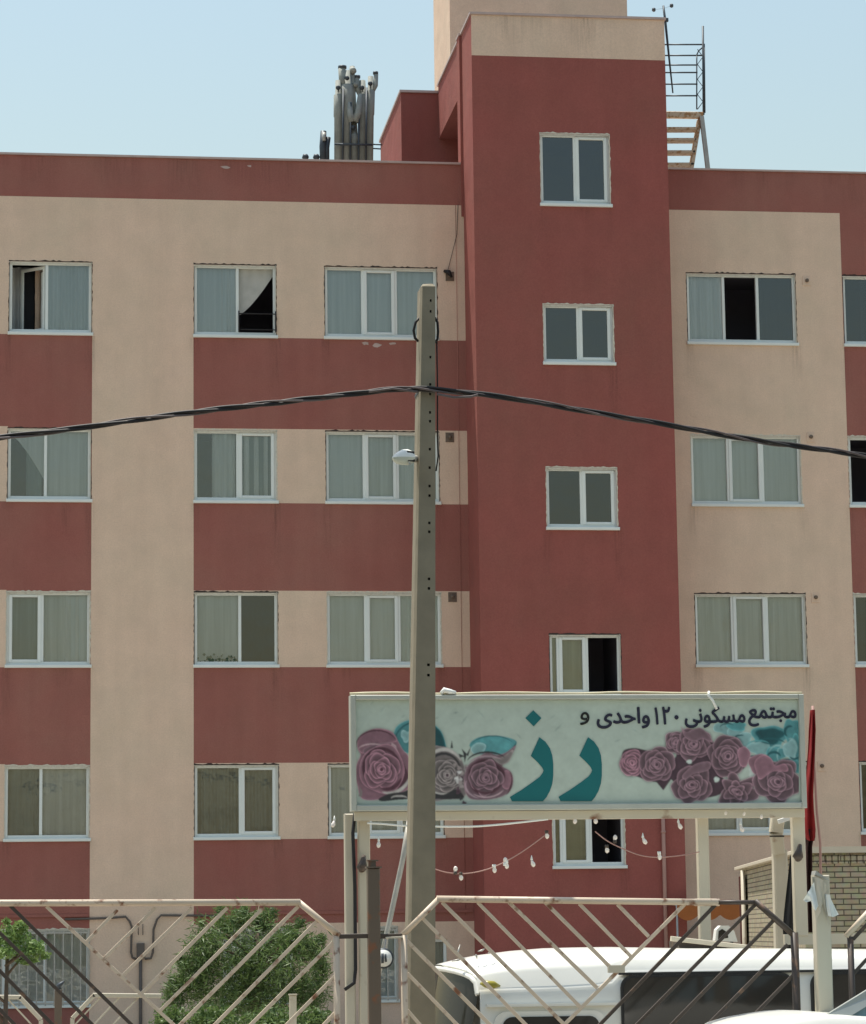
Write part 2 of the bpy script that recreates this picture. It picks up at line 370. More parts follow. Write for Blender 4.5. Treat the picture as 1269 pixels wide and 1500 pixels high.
wl = MB()
for i in range(len(xc)-1):
    for j in range(len(zc)-1):
        a, b, c, d = xc[i], xc[i+1], zc[j], zc[j+1]
        if b-a < 1e-6 or d-c < 1e-6: continue
        mx_, mz_ = (a+b)/2, (c+d)/2
        if XTL+0.05 <= mx_ <= XTR-0.05: continue
        if any(h[0] < mx_ < h[1] and h[2] < mz_ < h[3] for h in holes): continue
        wl.quad((a, FY, c), (b, FY, c), (b, FY, d), (a, FY, d), 1 if colour(mx_, mz_) else 0)
RV = 0.22
def reveals(mb, h, Y, mi):
    x0, x1, z0, z1 = h
    mb.quad((x0, Y, z0), (x0, Y+RV, z0), (x0, Y+RV, z1), (x0, Y, z1), mi)
    mb.quad((x1, Y, z0), (x1, Y, z1), (x1, Y+RV, z1), (x1, Y+RV, z0), mi)
    mb.quad((x0, Y, z1), (x0, Y+RV, z1), (x1, Y+RV, z1), (x1, Y, z1), mi)
    mb.quad((x0, Y, z0), (x1, Y, z0), (x1, Y+RV, z0), (x0, Y+RV, z0), mi)
for h in holes: reveals(wl, h, FY, 1 if h[0] < X1240 else 0)
# ends, back and the parapet's inner face
BY = FY+13
wl.quad((XL, FY, 0), (XL, FY, ZTOP), (XL, BY, ZTOP), (XL, BY, 0), 1)
wl.quad((XR, FY, 0), (XR, BY, 0), (XR, BY, ZTOP), (XR, FY, ZTOP), 0)
wl.quad((XL, BY, 0), (XL, BY, ZTOP), (XR, BY, ZTOP), (XR, BY, 0), 1)
for a, b in ((XL, XTL), (XTR, XR)):
    wl.quad((a, FY, ZTOP), (b, FY, ZTOP), (b, FY+0.22, ZTOP), (a, FY+0.22, ZTOP), 0)
    wl.quad((a, FY+0.22, ZTOP), (b, FY+0.22, ZTOP), (b, FY+0.22, ZTOP-0.7), (a, FY+0.22, ZTOP-0.7), 1)
wall_ob = wl.build('wall', [M['redband'], M['cream']], bld)
MB().quad((XL, FY+0.22, ZTOP-0.7), (XR, FY+0.22, ZTOP-0.7), (XR, BY, ZTOP-0.7), (XL, BY, ZTOP-0.7)).build('flat_roof', M['flatroof'], bld)
cp = MB(); XP_ = fp(674, 150, FY-0.04)[0]
cp.box(XL, XP_-0.004, FY-0.035, FY+0.26, ZTOP+0.002, ZTOP+0.04)
cp.build('parapet_coping', M['coping'], bld)
MB().box(XTR+0.01, XR, FY-0.035, FY+0.26, ZTOP+0.002, ZTOP+0.035).build('parapet_coping', M['coping'], bld)
lg = MB()
lg.box(XL, X134-0.01, FY-0.03, FY-0.001, ZG-0.03, ZG+0.02); lg.box(X284+0.01, XTL-0.03, FY-0.03, FY-0.001, ZG-0.03, ZG+0.02)
lg.build('drip_ledge', M['redband'], bld)

# ---- stair tower
TZ = zs([(693, 21), (972, 29)], TY); TB = zs([(697, 81), (972, 88)], TY)
TBACK = 55.3
TG = zs([(800, 1337)], TY)
tw = []
for px0, px1, py0, py1 in ((793, 895, 196, 302), (798, 901, 446, 534), (803, 907, 689, 781), (804, 909, 934, 1026), (807, 912, 1180, 1272)):
    tw.append([xs([(px0, (py0+py1)/2)], TY), xs([(px1, (py0+py1)/2)], TY), fp(850, py1, TY)[1], fp(850, py0, TY)[1]])
mx0 = sum(t[0] for t in tw)/5; mx1 = sum(t[1] for t in tw)/5
for t in tw: t[0] = mx0; t[1] = mx1
dz = (tw[1][2]-tw[4][2])/3
for k in range(1, 5): t = tw[k]; t[2] = tw[1][2]-dz*(k-1); t[3] = t[2]+(tw[1][3]-tw[1][2] if k == 1 else 1.14)
tb = MB()
xc = sorted([XTL, XTR, mx0, mx1]); zc = sorted(set([0, TZ, TB]+[t[i] for t in tw for i in (2, 3)]))
for i in range(3):
    for j in range(len(zc)-1):
        mz_ = (zc[j]+zc[j+1])/2
        if i == 1 and any(t[2] < mz_ < t[3] for t in tw): continue
        tb.quad((xc[i], TY, zc[j]), (xc[i+1], TY, zc[j]), (xc[i+1], TY, zc[j+1]), (xc[i], TY, zc[j+1]), 1 if mz_ > TB else 0)
for t in tw: reveals(tb, t, TY, 0)
ZS = fp(645, 203, 55.3)[1]             # underside of the overhanging rear part of the tower
tb.quad((XTL, TY, 0), (XTL, TY, TZ), (XTL, FY+0.02, TZ), (XTL, FY+0.02, 0), 0)
tb.quad((XTL, FY+0.02, ZS), (XTL, FY+0.02, TZ), (XTL, TBACK, TZ-0.0), (XTL, TBACK, ZS), 0)
tb.quad((XTL, FY+0.02, ZS), (XTL, TBACK, ZS), (XTL+1.4, TBACK, ZS), (XTL+1.4, FY+0.02, ZS), 0)
tb.quad((XTL+1.4, FY+0.02, 13), (XTL+1.4, FY+0.02, ZS), (XTL+1.4, TBACK, ZS), (XTL+1.4, TBACK, 13), 0)
tb.quad((XTL, FY+0.02, 12.8), (XTL, FY+0.02, ZS), (XTL+1.4, FY+0.02, ZS), (XTL+1.4, FY+0.02, 12.8), 0)
tb.quad((XTR, TY, 0), (XTR, TBACK, 0), (XTR, TBACK, TZ), (XTR, TY, TZ), 0)
tb.quad((XTL, TBACK, 12.8), (XTR, TBACK, 12.8), (XTR, TBACK, TZ), (XTL, TBACK, TZ), 0)
tb.quad((XTL, TY, TZ), (XTR, TY, TZ), (XTR, TBACK, TZ), (XTL, TBACK, TZ), 1)
tb.build('stair_tower', [M['red'], M['cream']], bld)
MB().box(XTL-0.03, XTR+0.03, TY-0.03, TBACK+0.03, TZ+0.002, TZ+0.045).build('tower_coping', M['coping'], bld)
# pier in the corner between the wall and the tower, carried up above the parapet
XP = fp(674, 150, FY-0.04)[0]; ZP = fp(678, 52, FY-0.04)[1]
pr = MB(); pr.box(XP, XTL-0.002, FY-0.04, FY+0.30, ZTOP-1.0, ZP); pr.box(XP-0.015, XTL-0.004, FY-0.055, FY+0.31, ZP+0.001, ZP+0.04, 1)
pr.build('corner_pier', [M['red'], M['coping']], bld)
# red roof room left of the tower
RY = 55.34; BX0 = fp(588, 180, RY)[0]; BZ = fp(610, 136, RY)[1]; BX1 = XTL+1.6
rb = MB(); rb.box(BX0, BX1, RY, 59.0, ZTOP-0.7, BZ); rb.box(BX0-0.03, fp(650, 136, RY)[0], RY-.04, 59.05, BZ+0.002, BZ+0.05, 1)
rb.build('roof_room', [M['red'], M['coping']], bld)
# tall cream lift machine room behind
MX0 = fp(636, 70, 61.9)[0]; MX1 = fp(919, 15, 59.3)[0]
MB().box(MX0, MX1, 59.3, 61.9, ZTOP-0.7, TZ+4.5).build('machine_room', M['cream'], bld)

# ---- windows
def pleat(x0, x1, z0, z1, y, n_per_m=9, amp=0.018, jag=0.0, flare=0.0, seed=0):
    rnd = random.Random(seed); nx = max(8, int((x1-x0)*n_per_m*6)); nz = 6; g = []
    ph = rnd.uniform(0, 6); ph2 = rnd.uniform(0, 6)
    for j in range(nz+1):
        t = j/nz; row = []
        for i in range(nx+1):
            s = i/nx; x = x0+(x1-x0)*s
            ww = math.sin(s*(x1-x0)*n_per_m*2*math.pi+ph+0.8*math.sin(3*s+ph2))+0.5*math.sin(s*(x1-x0)*n_per_m*3.3+ph2)
            row.append((x+flare*(1-t)*(s-0.5), y+amp*ww*(1-0.3*t), z0+(z1-z0)*t+(jag*math.sin(s*9+ph) if j == 0 else 0)))
        g.append(row)
    return g
wseed = [0]
def window(h, Y, panes, room='room', frame=0.055, label=None, seal=True, grille=None):
    """panes: (fraction, kind, [contents]); kind F fixed, S sash, O open (no glass), T tilted-in sash"""
    x0, x1, z0, z1 = h; wseed[0] += 1; rnd = random.Random(wseed[0]*7)
    yf, yb = Y+0.045, Y+0.115
    zb = z0+0.045                                   # sill top
    fr = MB(); fr.bbox(x0, x0+frame, yf, yb, zb, z1); fr.bbox(x1-frame, x1, yf, yb, zb, z1)
    fr.bbox(x0+frame, x1-frame, yf+0.001, yb, z1-frame, z1); fr.bbox(x0+frame, x1-frame, yf+0.001, yb, zb, zb+frame*1.1)
    iw = (x1-x0-2*frame); ix = x0+frame; mw = 0.055
    edges = []; acc = 0
    for k, (fr_, kd, ct) in enumerate(panes):
        a = ix+iw*acc; acc += fr_; b = ix+iw*acc
        if k > 0: a += mw/2
        if k < len(panes)-1:
            b -= mw/2; fr.bbox(b, b+mw, yf+0.002, yb, zb+frame*1.1, z1-frame)
        edges.append((a, b, kd, ct))
    fo = fr.build('window', M['pvc'], bld, label=label)
    s = MB(); s.bbox(x0-0.02, x1+0.03, Y-0.045, yb, z0-0.012, zb, 0.008); s.build('sill', M['pvc'], fo)
    zi0, zi1 = zb+frame*1.1, z1-frame
    for a, b, kd, ct in edges:
        ga, gb, g0, g1 = a, b, zi0, zi1
        if kd == 'S':
            q = MB(); w_ = 0.052; ys = yf-0.012
            q.bbox(a-0.012, a+w_, ys, yb-0.02, zi0-0.012, zi1+0.012, 0.008); q.bbox(b-w_, b+0.012, ys, yb-0.02, zi0-0.012, zi1+0.012, 0.008)
            q.bbox(a+w_, b-w_, ys+0.001, yb-0.02, zi1-w_+0.012, zi1+0.012, 0.008); q.bbox(a+w_, b-w_, ys+0.001, yb-0.02, zi0-0.012, zi0+w_-0.012, 0.008)
            q.build('sash', M['pvc'], fo); ga, gb, g0, g1 = a+w_, b-w_, zi0+w_-0.012, zi1-w_+0.012
        if kd == 'T':      # sash swung into the room, hinged on the right
            q = MB(); ang = R(40); L_ = (b-a)-0.02; c, s_ = math.cos(ang), math.sin(ang)
            def pt(t, z, dy=0): return (b-0.01-t*c+dy*s_, yb+0.01+t*s_+dy*c, z)
            def slat(t0, t1, za, zb_):
                q.add([pt(t0, za), pt(t1, za), pt(t1, za, .04), pt(t0, za, .04), pt(t0, zb_), pt(t1, zb_), pt(t1, zb_, .04), pt(t0, zb_, .04)],
                      [(0,1,5,4),(1,2,6,5),(2,3,7,6),(3,0,4,7),(4,5,6,7),(3,2,1,0)])
            slat(0, .05, zi0, zi1); slat(L_-.05, L_, zi0, zi1); slat(.05, L_-.05, zi1-.05, zi1); slat(.05, L_-.05, zi0, zi0+.05)
            q.build('open_sash', M['pvc'], fo)
            MB().quad(pt(.05, zi0+.05, .02), pt(L_-.05, zi0+.05, .02), pt(L_-.05, zi1-.05, .02), pt(.05, zi1-.05, .02)).build('glass_pane', M['glassdark'], fo)
        elif kd != 'O':
            yg = yf+0.035
            MB().box(ga-0.005, gb+0.005, yg, yg+0.006, g0-0.005, g1+0.005).build('glass_pane', M['glassdark' if 'dk' in ct else 'glass'], fo)
        yc = yb+(0.045 if kd != 'T' else 0.50)
        for c_ in ct:
            if c_ == 'dk': continue
            p = c_.split(':'); kind, mat = p[0], p[1]; opt = [float(v) for v in p[2:]]
            wv = b-a; hv = z1-z0; q = MB()
            if kind == 'pl':      # pleated from fraction to fraction
                f0, f1 = (opt+[0, 1])[:2] if opt else (0, 1)
                q.sheet(pleat(a-0.02+wv*f0, a+0.02+wv*f1, z0, z1+0.02, yc, rnd.uniform(5.5, 9), 0.034, seed=rnd.random()))
            elif kind == 'ne':    # soft nearly flat net
                f0, f1 = (opt+[0, 1])[:2] if opt else (0, 1)
                q.sheet(pleat(a-0.02+wv*f0, a+0.02+wv*f1, z0, z1+0.02, yc, 4, 0.010, seed=rnd.random()))
            elif kind == 'fl':
                q.quad((a-0.03, yc, z0), (b+0.03, yc, z0), (b+0.03, yc, z1), (a-0.03, yc, z1))
            elif kind == 'blind': # roller blind to a fraction from top
                q.box(a-0.01, b+0.01, yc-0.02, yc-0.012, z1-hv*opt[0], z1)
            elif kind == 'diag':  # curtain drawn back, leaving a dark triangle below right (1) or left (0)
                g = []
                for j in range(9):
                    t = j/8; row = []
                    e0, e1 = (opt[1], opt[2])
                    for i in range(13):
                        s2 = i/12; zl = e0+(e1-e0)*s2**1.35; z_ = z0+hv*(zl+(1-zl)*t)
                        row.append((a-0.01+(wv+0.02)*s2, yc-0.03+0.012*math.sin(i*1.7+t), z_))
                    g.append(row)
                q.sheet(g)
            elif kind == 'plants':
                for i in range(60):
                    x = rnd.uniform(a, b); z = z0+0.1+abs(rnd.gauss(0, 0.06)); y_ = yc-0.09+rnd.uniform(0, .04); e = rnd.uniform(.01, .035)
                    q.quad((x, y_, z-e), (x+e, y_+.01, z), (x, y_, z+e), (x-e, y_-.005, z))
            q.build({'blind': 'roller_blind', 'plants': 'window_plants'}.get(kind, 'curtain'), M[mat], fo)
    # room behind
    q = MB(); e = 0.3; yr = yb+1.7; X0, X1, Z0, Z1 = x0-0.03, x1+0.03, z0-0.2, z1+0.1
    ya = Y+RV-0.002
    q.quad((X0, yr, Z0), (X1, yr, Z0), (X1, yr, Z1), (X0, yr, Z1)); q.quad((X0, ya, Z0), (X0, yr, Z0), (X0, yr, Z1), (X0, ya, Z1))
    q.quad((X1, ya, Z0), (X1, ya, Z1), (X1, yr, Z1), (X1, yr, Z0)); q.quad((X0, ya, Z1), (X0, yr, Z1), (X1, yr, Z1), (X1, ya, Z1))
    q.quad((X0, ya, Z0), (X1, ya, Z0), (X1, yr, Z0), (X0, yr, Z0))
    q.build('room_interior', M[room], fo)
    if seal:   # ragged plaster and filler round the frame
        q = MB()
        def rag(ax, u0, u1, base, sgn, wmax, mi, y_):
            n = max(6, int((u1-u0)/0.05)); pr_ = None
            for i in range(n+1):
                u = u0+(u1-u0)*i/n; o = max(0.004, wmax*(0.35+0.65*rnd.random()**2))
                if pr_:
                    pu, po = pr_
                    if ax == 'x': q.quad((pu, y_, base), (u, y_, base), (u, y_, base+sgn*o), (pu, y_, base+sgn*po), mi)
                    else: q.quad((base, y_, pu), (base, y_, u), (base+sgn*o, y_, u), (base+sgn*po, y_, pu), mi)
                pr_ = (u, o)
        rag('x', x0-0.01, x1+0.01, z1-0.006, 1, 0.040, 0, Y-0.003); rag('z', z0+0.05, z1, x1-0.006, 1, 0.026, 0, Y-0.003); rag('z', z0+0.05, z1, x0+0.006, -1, 0.022, 0, Y-0.003)
        rag('x', x0-0.005, x1+0.005, z1-0.012, -1, 0.030, 1, Y-0.004); rag('z', z0+0.05, z1, x1-0.004, -1, 0.020, 1, Y-0.004)
        q.build('filler', [M['sealgap'] if rnd.random() < 0.5 else M['sealant'], M['sealant']], fo)
    if grille:
        q = MB(); n = int((x1-x0)/grille)
        for i in range(1, n): xx = x0+(x1-x0)*i/n; q.bar((xx, Y-0.05, z0+0.03), (xx, Y-0.05, z1-0.02), 0.022, 0.016)
        q.bar((x0, Y-0.05, z0+0.07), (x1, Y-0.05, z0+0.07), 0.03, 0.012); q.bar((x0, Y-0.05, z1-0.06), (x1, Y-0.05, z1-0.06), 0.03, 0.012)
        for xx in (x0+.02, x1-.02): q.bar((xx, Y-0.05, z0+.02), (xx, Y-0.05, z1-.02), .03, .03)
        q.build('grille', M['steel'], fo)
    return fo
def hk(c, k): return (cx[c][0], cx[c][1], sill[k], head[k])
W = window
W(hk('A', 0), FY, [(.45, 'T', ['pl:c_pale:0.0:1']), (.55, 'F', ['pl:c_teal'])], label='window with its left sash swung open inwards')
W(hk('B', 0), FY, [(.53, 'F', ['ne:c_blue', 'pl:c_white:0.62:0.95']), (.47, 'O', ['diag:c_shade:0:0.32:0.88'])], room='roomdark', label='window with an open right half and a curtain pulled aside')
W(hk('C', 0), FY, [(.33, 'F', ['fl:c_blue']), (.31, 'S', ['fl:c_blue']), (.36, 'F', ['fl:c_pale'])])
W(hk('D', 0), FY, [(.33, 'F', ['pl:c_white']), (.33, 'O', []), (.34, 'F', ['ne:c_mid', 'dk'])], room='roomdark', label='window with its black middle pane open')
W(hk('E', 0), FY, [(.5, 'F', ['pl:c_white:0.5:1', 'dk']), (.5, 'S', ['pl:c_teal'])])
W(hk('A', 1), FY, [(.45, 'F', ['diag:c_pale:0:0.92:0.30', 'ne:c_grey:0.5:0.9']), (.55, 'F', ['fl:c_pale'])], label='window with a curtain drawn aslant in its left half')
W(hk('B', 1), FY, [(.53, 'F', ['pl:c_pale:0.42:0.95']), (.47, 'S', ['pl:c_pale:0.05:0.8', 'ne:c_grey'])])
W(hk('C', 1), FY, [(.33, 'F', ['fl:c_blue']), (.31, 'S', ['fl:c_mid']), (.36, 'F', ['ne:c_mid'])])
W(hk('D', 1), FY, [(.33, 'F', ['fl:c_pale']), (.33, 'S', ['fl:c_pale']), (.34, 'F', ['ne:c_pale'])])
W(hk('E', 1), FY, [(.5, 'O', []), (.5, 'S', ['pl:c_teal'])], room='roomdark', label='window standing open on a black room')
W(hk('A', 2), FY, [(.42, 'S', ['ne:c_grey:0:1']), (.58, 'F', ['ne:c_mid:0:0.6', 'pl:c_white:0.5:0.85', 'ne:c_blue:0.6:1'])])
W(hk('B', 2), FY, [(.55, 'F', ['fl:c_mid', 'plants:plant']), (.45, 'F', ['ne:c_grey', 'dk'])])
W(hk('C', 2), FY, [(.33, 'F', ['fl:c_pale']), (.31, 'S', ['ne:c_pale']), (.36, 'F', ['pl:c_pale'])])
W(hk('D', 2), FY, [(.33, 'F', ['ne:c_mid']), (.33, 'S', ['fl:c_mid']), (.34, 'F', ['ne:c_mid'])])
W(hk('E', 2), FY, [(.5, 'F', ['ne:c_grey', 'dk']), (.5, 'S', ['pl:c_teal'])])
W(hk('A', 3), FY, [(.42, 'F', ['ne:c_grey']), (.58, 'F', ['fl:c_mid'])])
W(hk('B', 3), FY, [(.55, 'F', ['pl:c_grey']), (.45, 'S', ['pl:c_grey'])])
W(hk('C', 3), FY, [(.33, 'F', ['ne:c_mid']), (.31, 'S', ['ne:c_mid']), (.36, 'F', ['pl:c_mid'])])
W(hk('D', 3), FY, [(.33, 'F', ['ne:c_mid']), (.33, 'S', ['fl:c_mid']), (.34, 'F', ['ne:c_mid'])])
W(hk('E', 3), FY, [(.5, 'F', ['ne:c_grey', 'dk']), (.5, 'S', ['pl:c_teal'])])
for k in range(4): W(hk('Z', k), FY, [(.45, 'F', ['pl:c_teal']), (.55, 'F', ['fl:c_pale'])])
W(tw[0], TY, [(.5, 'F', ['dk']), (.5, 'S', ['dk'])])
W(tw[1], TY, [(.5, 'F', ['dk']), (.5, 'S', ['dk'])])
W(tw[2], TY, [(.5, 'F', ['dk']), (.5, 'S', ['dk'])])
for k in (3, 4): W(tw[k], TY, [(.09, 'F', ['fl:c_olive']), (.44, 'S', ['fl:c_olive']), (.47, 'O', [])], room='roomdark', label='tower window slid open on its right half')
W(holes[-4], FY, [(.34, 'F', ['ne:c_mid']), (.33, 'F', ['fl:c_mid']), (.33, 'F', ['ne:c_mid'])], grille=0.15)
W(holes[-3], FY, [(.5, 'F', ['ne:c_mid']), (.5, 'F', ['fl:c_mid'])], grille=0.15)
W(holes[-2], FY, [(1, 'F', ['fl:c_teal'])], grille=0.13)
W(holes[-1], FY, [(1, 'F', ['fl:c_grey'])], seal=False)
# ---- rain stains running down from the sill ends, ledges and parapet (thin translucent dirt)
sm_ = bpy.data.materials.new('rain_stain'); sm_.use_nodes = True; n_ = sm_.node_tree
for x_ in list(n_.nodes): n_.nodes.remove(x_)
so_ = n_.nodes.new('ShaderNodeOutputMaterial'); mxs = n_.nodes.new('ShaderNodeMixShader'); trn = n_.nodes.new('ShaderNodeBsdfTransparent'); dif = n_.nodes.new('ShaderNodeBsdfDiffuse'); dif.inputs[0].default_value = (.10, .075, .06, 1)
fa = n_.nodes.new('ShaderNodeAttribute'); fa.attribute_name = 'fade'; tcn = n_.nodes.new('ShaderNodeTexCoord'); mpn = n_.nodes.new('ShaderNodeMapping'); mpn.inputs['Scale'].default_value = (16, 1, 1.1)
nn_ = n_.nodes.new('ShaderNodeTexNoise'); nn_.inputs['Scale'].default_value = 1.6; nn_.inputs['Detail'].default_value = 5; mrn = n_.nodes.new('ShaderNodeMapRange'); mrn.inputs[1].default_value = .38; mrn.inputs[2].default_value = .72; mrn.inputs[4].default_value = .30
mun = n_.nodes.new('ShaderNodeMath'); mun.operation = 'MULTIPLY'
n_.links.new(tcn.outputs['Object'], mpn.inputs[0]); n_.links.new(mpn.outputs[0], nn_.inputs['Vector']); n_.links.new(nn_.outputs[0], mrn.inputs[0]); n_.links.new(mrn.outputs[0], mun.inputs[0]); n_.links.new(fa.outputs['Fac'], mun.inputs[1])
n_.links.new(mun.outputs[0], mxs.inputs[0]); n_.links.new(trn.outputs[0], mxs.inputs[1]); n_.links.new(dif.outputs[0], mxs.inputs[2]); n_.links.new(mxs.outputs[0], so_.inputs[0])
stq = MB(); fade = []
def stain(x0, x1, zt, h, Y, k=1.0):
    vs = []; fs = []
    for j, fz in enumerate((1.0, .75, .35, 0)):
        for i, fx in enumerate((0, .8, 1.0, .7, 0)):
            vs.append((x0+(x1-x0)*i/4, Y-.0022, zt-h*j/3)); fade.append(fx*fz*k)
    stq.add(vs, [(j*5+i, j*5+i+1, (j+1)*5+i+1, (j+1)*5+i) for j in range(3) for i in range(4)])
rs_ = random.Random(77)
for (x0, x1, z0, z1), Y in [(h, FY) for h in holes[:24]]+[(t, TY) for t in tw]:
    stain(x0-.10, x0+.14, z0-.014, rs_.uniform(.5, 1.2), Y, rs_.uniform(.3, .9)); stain(x1-.14, x1+.12, z0-.014, rs_.uniform(.5, 1.3), Y, rs_.uniform(.3, 1))
    if rs_.random() < .7: a_ = rs_.uniform(x0+.2, x1-.5); stain(a_, a_+rs_.uniform(.2, .5), z0-.014, rs_.uniform(.3, .9), Y, rs_.uniform(.2, .7))
x_ = XL
while x_ < XR-1:
    w_ = rs_.uniform(.3, 1.4)
    if not (XTL-1.6 < x_ < XTR+.02): stain(x_, x_+w_, ZTOP-.01, rs_.uniform(.3, .85), FY, rs_.uniform(.3, .8))
    x_ += w_*rs_.uniform(.7, 1.6)
for k in range(7): a_ = XTL+.1+(XTR-XTL-1.0)*k/7; stain(a_, a_+rs_.uniform(.3, .8), TZ-.01, rs_.uniform(.3, 1.3), TY, rs_.uniform(.3, .7))
o_ = stq.build('rain_stain', sm_, bld); ca_ = o_.data.color_attributes.new('fade', 'FLOAT_COLOR', 'POINT')
for i, f_ in enumerate(fade): ca_.data[i].color = (f_, f_, f_, 1)
import bmesh
for pg in o_.data.polygons: pg.material_index = 2
wall_ob.data.materials.append(sm_); wall_ob.data.color_attributes.new('fade', 'FLOAT_COLOR', 'POINT')
bm_ = bmesh.new(); bm_.from_mesh(wall_ob.data); bm_.from_mesh(o_.data); bm_.to_mesh(wall_ob.data); bm_.free()
bpy.data.objects.remove(o_)
# ---- guard bar across the open window, flue vents, pipes
q = MB(); a, b = fp(350, 459, FY-0.03), fp(404, 461, FY-0.03)
for dz_ in (0, -0.30): q.tube([(a[0], FY-0.02, a[1]+dz_), (b[0], FY-0.02, a[1]+dz_)], 0.012, 6)
for x_ in (a[0], b[0]): q.tube([(x_, FY-0.03, a[1]+0.05), (x_, FY-0.03, a[1]-0.35)], 0.014, 6)
q.build('window_guard', M['black'], bld)
for px, py in ((659, 404), (659, 640), (663, 874), (1182, 411), (1188, 640), (1195, 875), (1204, 1122)):
    x, z = fp(px, py, FY); q = MB(); q.bbox(x-.08, x+.08, FY-.012, FY, z-.10, z+.08, .005)
    q.tube([(x, FY-.012, z), (x, FY-.05, z-.004)], 0.035, 12, mi=1)
    q.build('flue_vent', [M['cream'] if px > 1000 else M['vent'], M['vent']], bld)
q = MB(); x, z = fp(655, 402, FY); x2, z2 = fp(671, 300, FY)
q.tube([(x2, FY-.01, z2), (x2-.03, FY-.03, (z+z2)/2+.1), (x+.02, FY-.03, z+.1), (x, FY-.06, z)], 0.005, 5)
q.tube([(x-.05, FY-.02, z+.06), (x+.02, FY-.10, z+.02), (x+.08, FY-.08, z-.07)], [.03, .05, .02], 8)
q.build('hanging_cable', M['black'], bld)
xq = fp(692, 700, FY-.02)[0]-0.12
MB().tube([(xq-.12, FY-.01, 2.2), (xq-.12, FY-.01, ZBAND)], 0.004, 5).build('wall_cable', M['redband'], bld)
# drainpipe on the tower front
xd = xs([(974, 1300)], TY-.05); q = MB()
q.tube([(xd, TY-.05, 0.1), (xd, TY-.05, fp(974, 1050, TY)[1])], 0.035, 10)
for z_ in (1.2, 2.4, 3.6, 4.8): q.tube([(xd, TY-.05, z_), (xd, TY-.05, z_+.04)], 0.046, 10)
q.build('drainpipe', M['pinkpipe'], bld)
# gas pipe loop with regulator
gy = FY-0.05
def gp(px, py): x, z = fp(px, py, gy); return (x, gy, z)
q = MB()
q.tube([gp(95, 1347), gp(160, 1345), gp(184, 1343), gp(190, 1350), gp(193, 1358), gp(192, 1395), gp(194, 1403), gp(201, 1406)], 0.020, 8)
q.tube([gp(330, 1342), gp(236, 1341), gp(230, 1347), gp(225, 1362), gp(224, 1395), gp(221, 1404), gp(212, 1405)], 0.020, 8)
q.tube([gp(206, 1384), gp(206, 1500), gp(206, 1560)], 0.030, 8)
for px, py in ((206, 1390),): x, z = fp(px, py, gy); q.bbox(x-.07, x+.07, gy-.05, gy+.03, z-.16, z+.10, .01)
x, z = fp(206, 1370, gy); q.tube([(x-.04, gy, z+.2), (x-.04, gy, z)], .008, 5); q.tube([(x+.04, gy, z+.2), (x+.04, gy, z)], .008, 5)
q.build('gas_pipe', M['pipe'], bld)
# flaked patches of paint below the triple window and near the roof edge
q = MB()
for px, py, s_ in ((535, 503, 6), (552, 505, 9), (575, 503, 5), (330, 245, 7), (366, 243, 4)):
    x, z = fp(px, py, FY-.003); n = 9
    q.add([(x+s_*.012*math.cos(6.283*i/n)*random.uniform(.5, 1.2), FY-.003, z+s_*.006*math.sin(6.283*i/n)*random.uniform(.5, 1.2)) for i in range(n)], [tuple(range(n))])
q.build('flaked_patch', M['coping'], bld)
# orange scalloped awning over the entrance
ay = FY-1.9
xa, za = fp(992, 1326, ay); xb, _ = fp(1086, 1326, ay); zb_ = fp(1030, 1340, ay)[1]; q = MB()
n = 40; g = [[], []]
for i in range(n+1):
    t = i/n; x = xa+(xb-xa)*t; g[0].append((x, ay, za)); g[1].append((x, ay+.004, zb_-0.10*abs(math.sin(t*math.pi*3))**.8))
q.sheet(g); q.sheet([[(p[0], ay, za) for p in g[0]], [(p[0], FY-1.2, za+.09) for p in g[0]]])
aw = thing('awning', 'orange scalloped awning over the entrance beside the yellow brick guardhouse', 'awning', ((xa+xb)/2, ay, za))
q.build('canvas', M['orange'], aw)
q = MB(); q.tube([(xa, ay+.02, za-.01), (xb, ay+.02, za-.01)], .015, 6)
for x_ in (xa, xb): q.tube([(x_, ay+.02, za-.01), (x_, FY-1.2, za+.08)], .015, 6); q.tube([(x_, ay+.02, za), (x_, ay+.02, 0)], .02, 6)
q.build('frame', M['steel'], aw)

# ================================================================ things on the roof
# cluster of exhaust ducts
DY = FY+2.6
def dp(px, py, y=DY): x, z = fp(px, py, y); return Vector((x, y, z))
base = dp(517, 262)
ducts = thing('duct_cluster', 'tall cluster of weathered grey exhaust ducts on the roof edge', 'duct', base)
for (x0_, yb_, x1_, yt_, r_, c_) in ((496, 240, 496, 118, .085, 1), (507, 240, 509, 104, .12, 0), (519, 240, 518, 176, .085, 0), (530, 240, 531, 118, .085, 0), (541, 240, 543, 112, .075, 1)):
    q = MB(); a, b = dp(x0_, 262), dp(x1_, yt_); j = MB.tube
    mid = a.lerp(b, .62)
    q.tube([a, mid, mid+Vector((0, 0, .02)), b-Vector((0, 0, .30)), b-Vector((0, 0, .28)), b], [r_, r_, r_*1.14, r_*1.14, r_*.8, r_*.72], 12)
    # elbow and cowl
    s_ = 1 if c_ else -1
    q.tube([b-Vector((0, 0, .35)), b+Vector((.10*s_, 0, -.18)), b+Vector((.11*s_, 0, .05))], [r_*.75, r_*.62, r_*.62], 10)
    o = q.build('duct', M['duct'], ducts)
    q = MB(); q.tube([b+Vector((-.02, -.06, -.16)), b+Vector((-.02, -.15, -.19))], .045, 10); q.tube([b+Vector((.10*s_, 0, .05)), b+Vector((.10*s_, 0, .10))], r_*.72, 10); q.build('cowl', M['darksteel'], o)
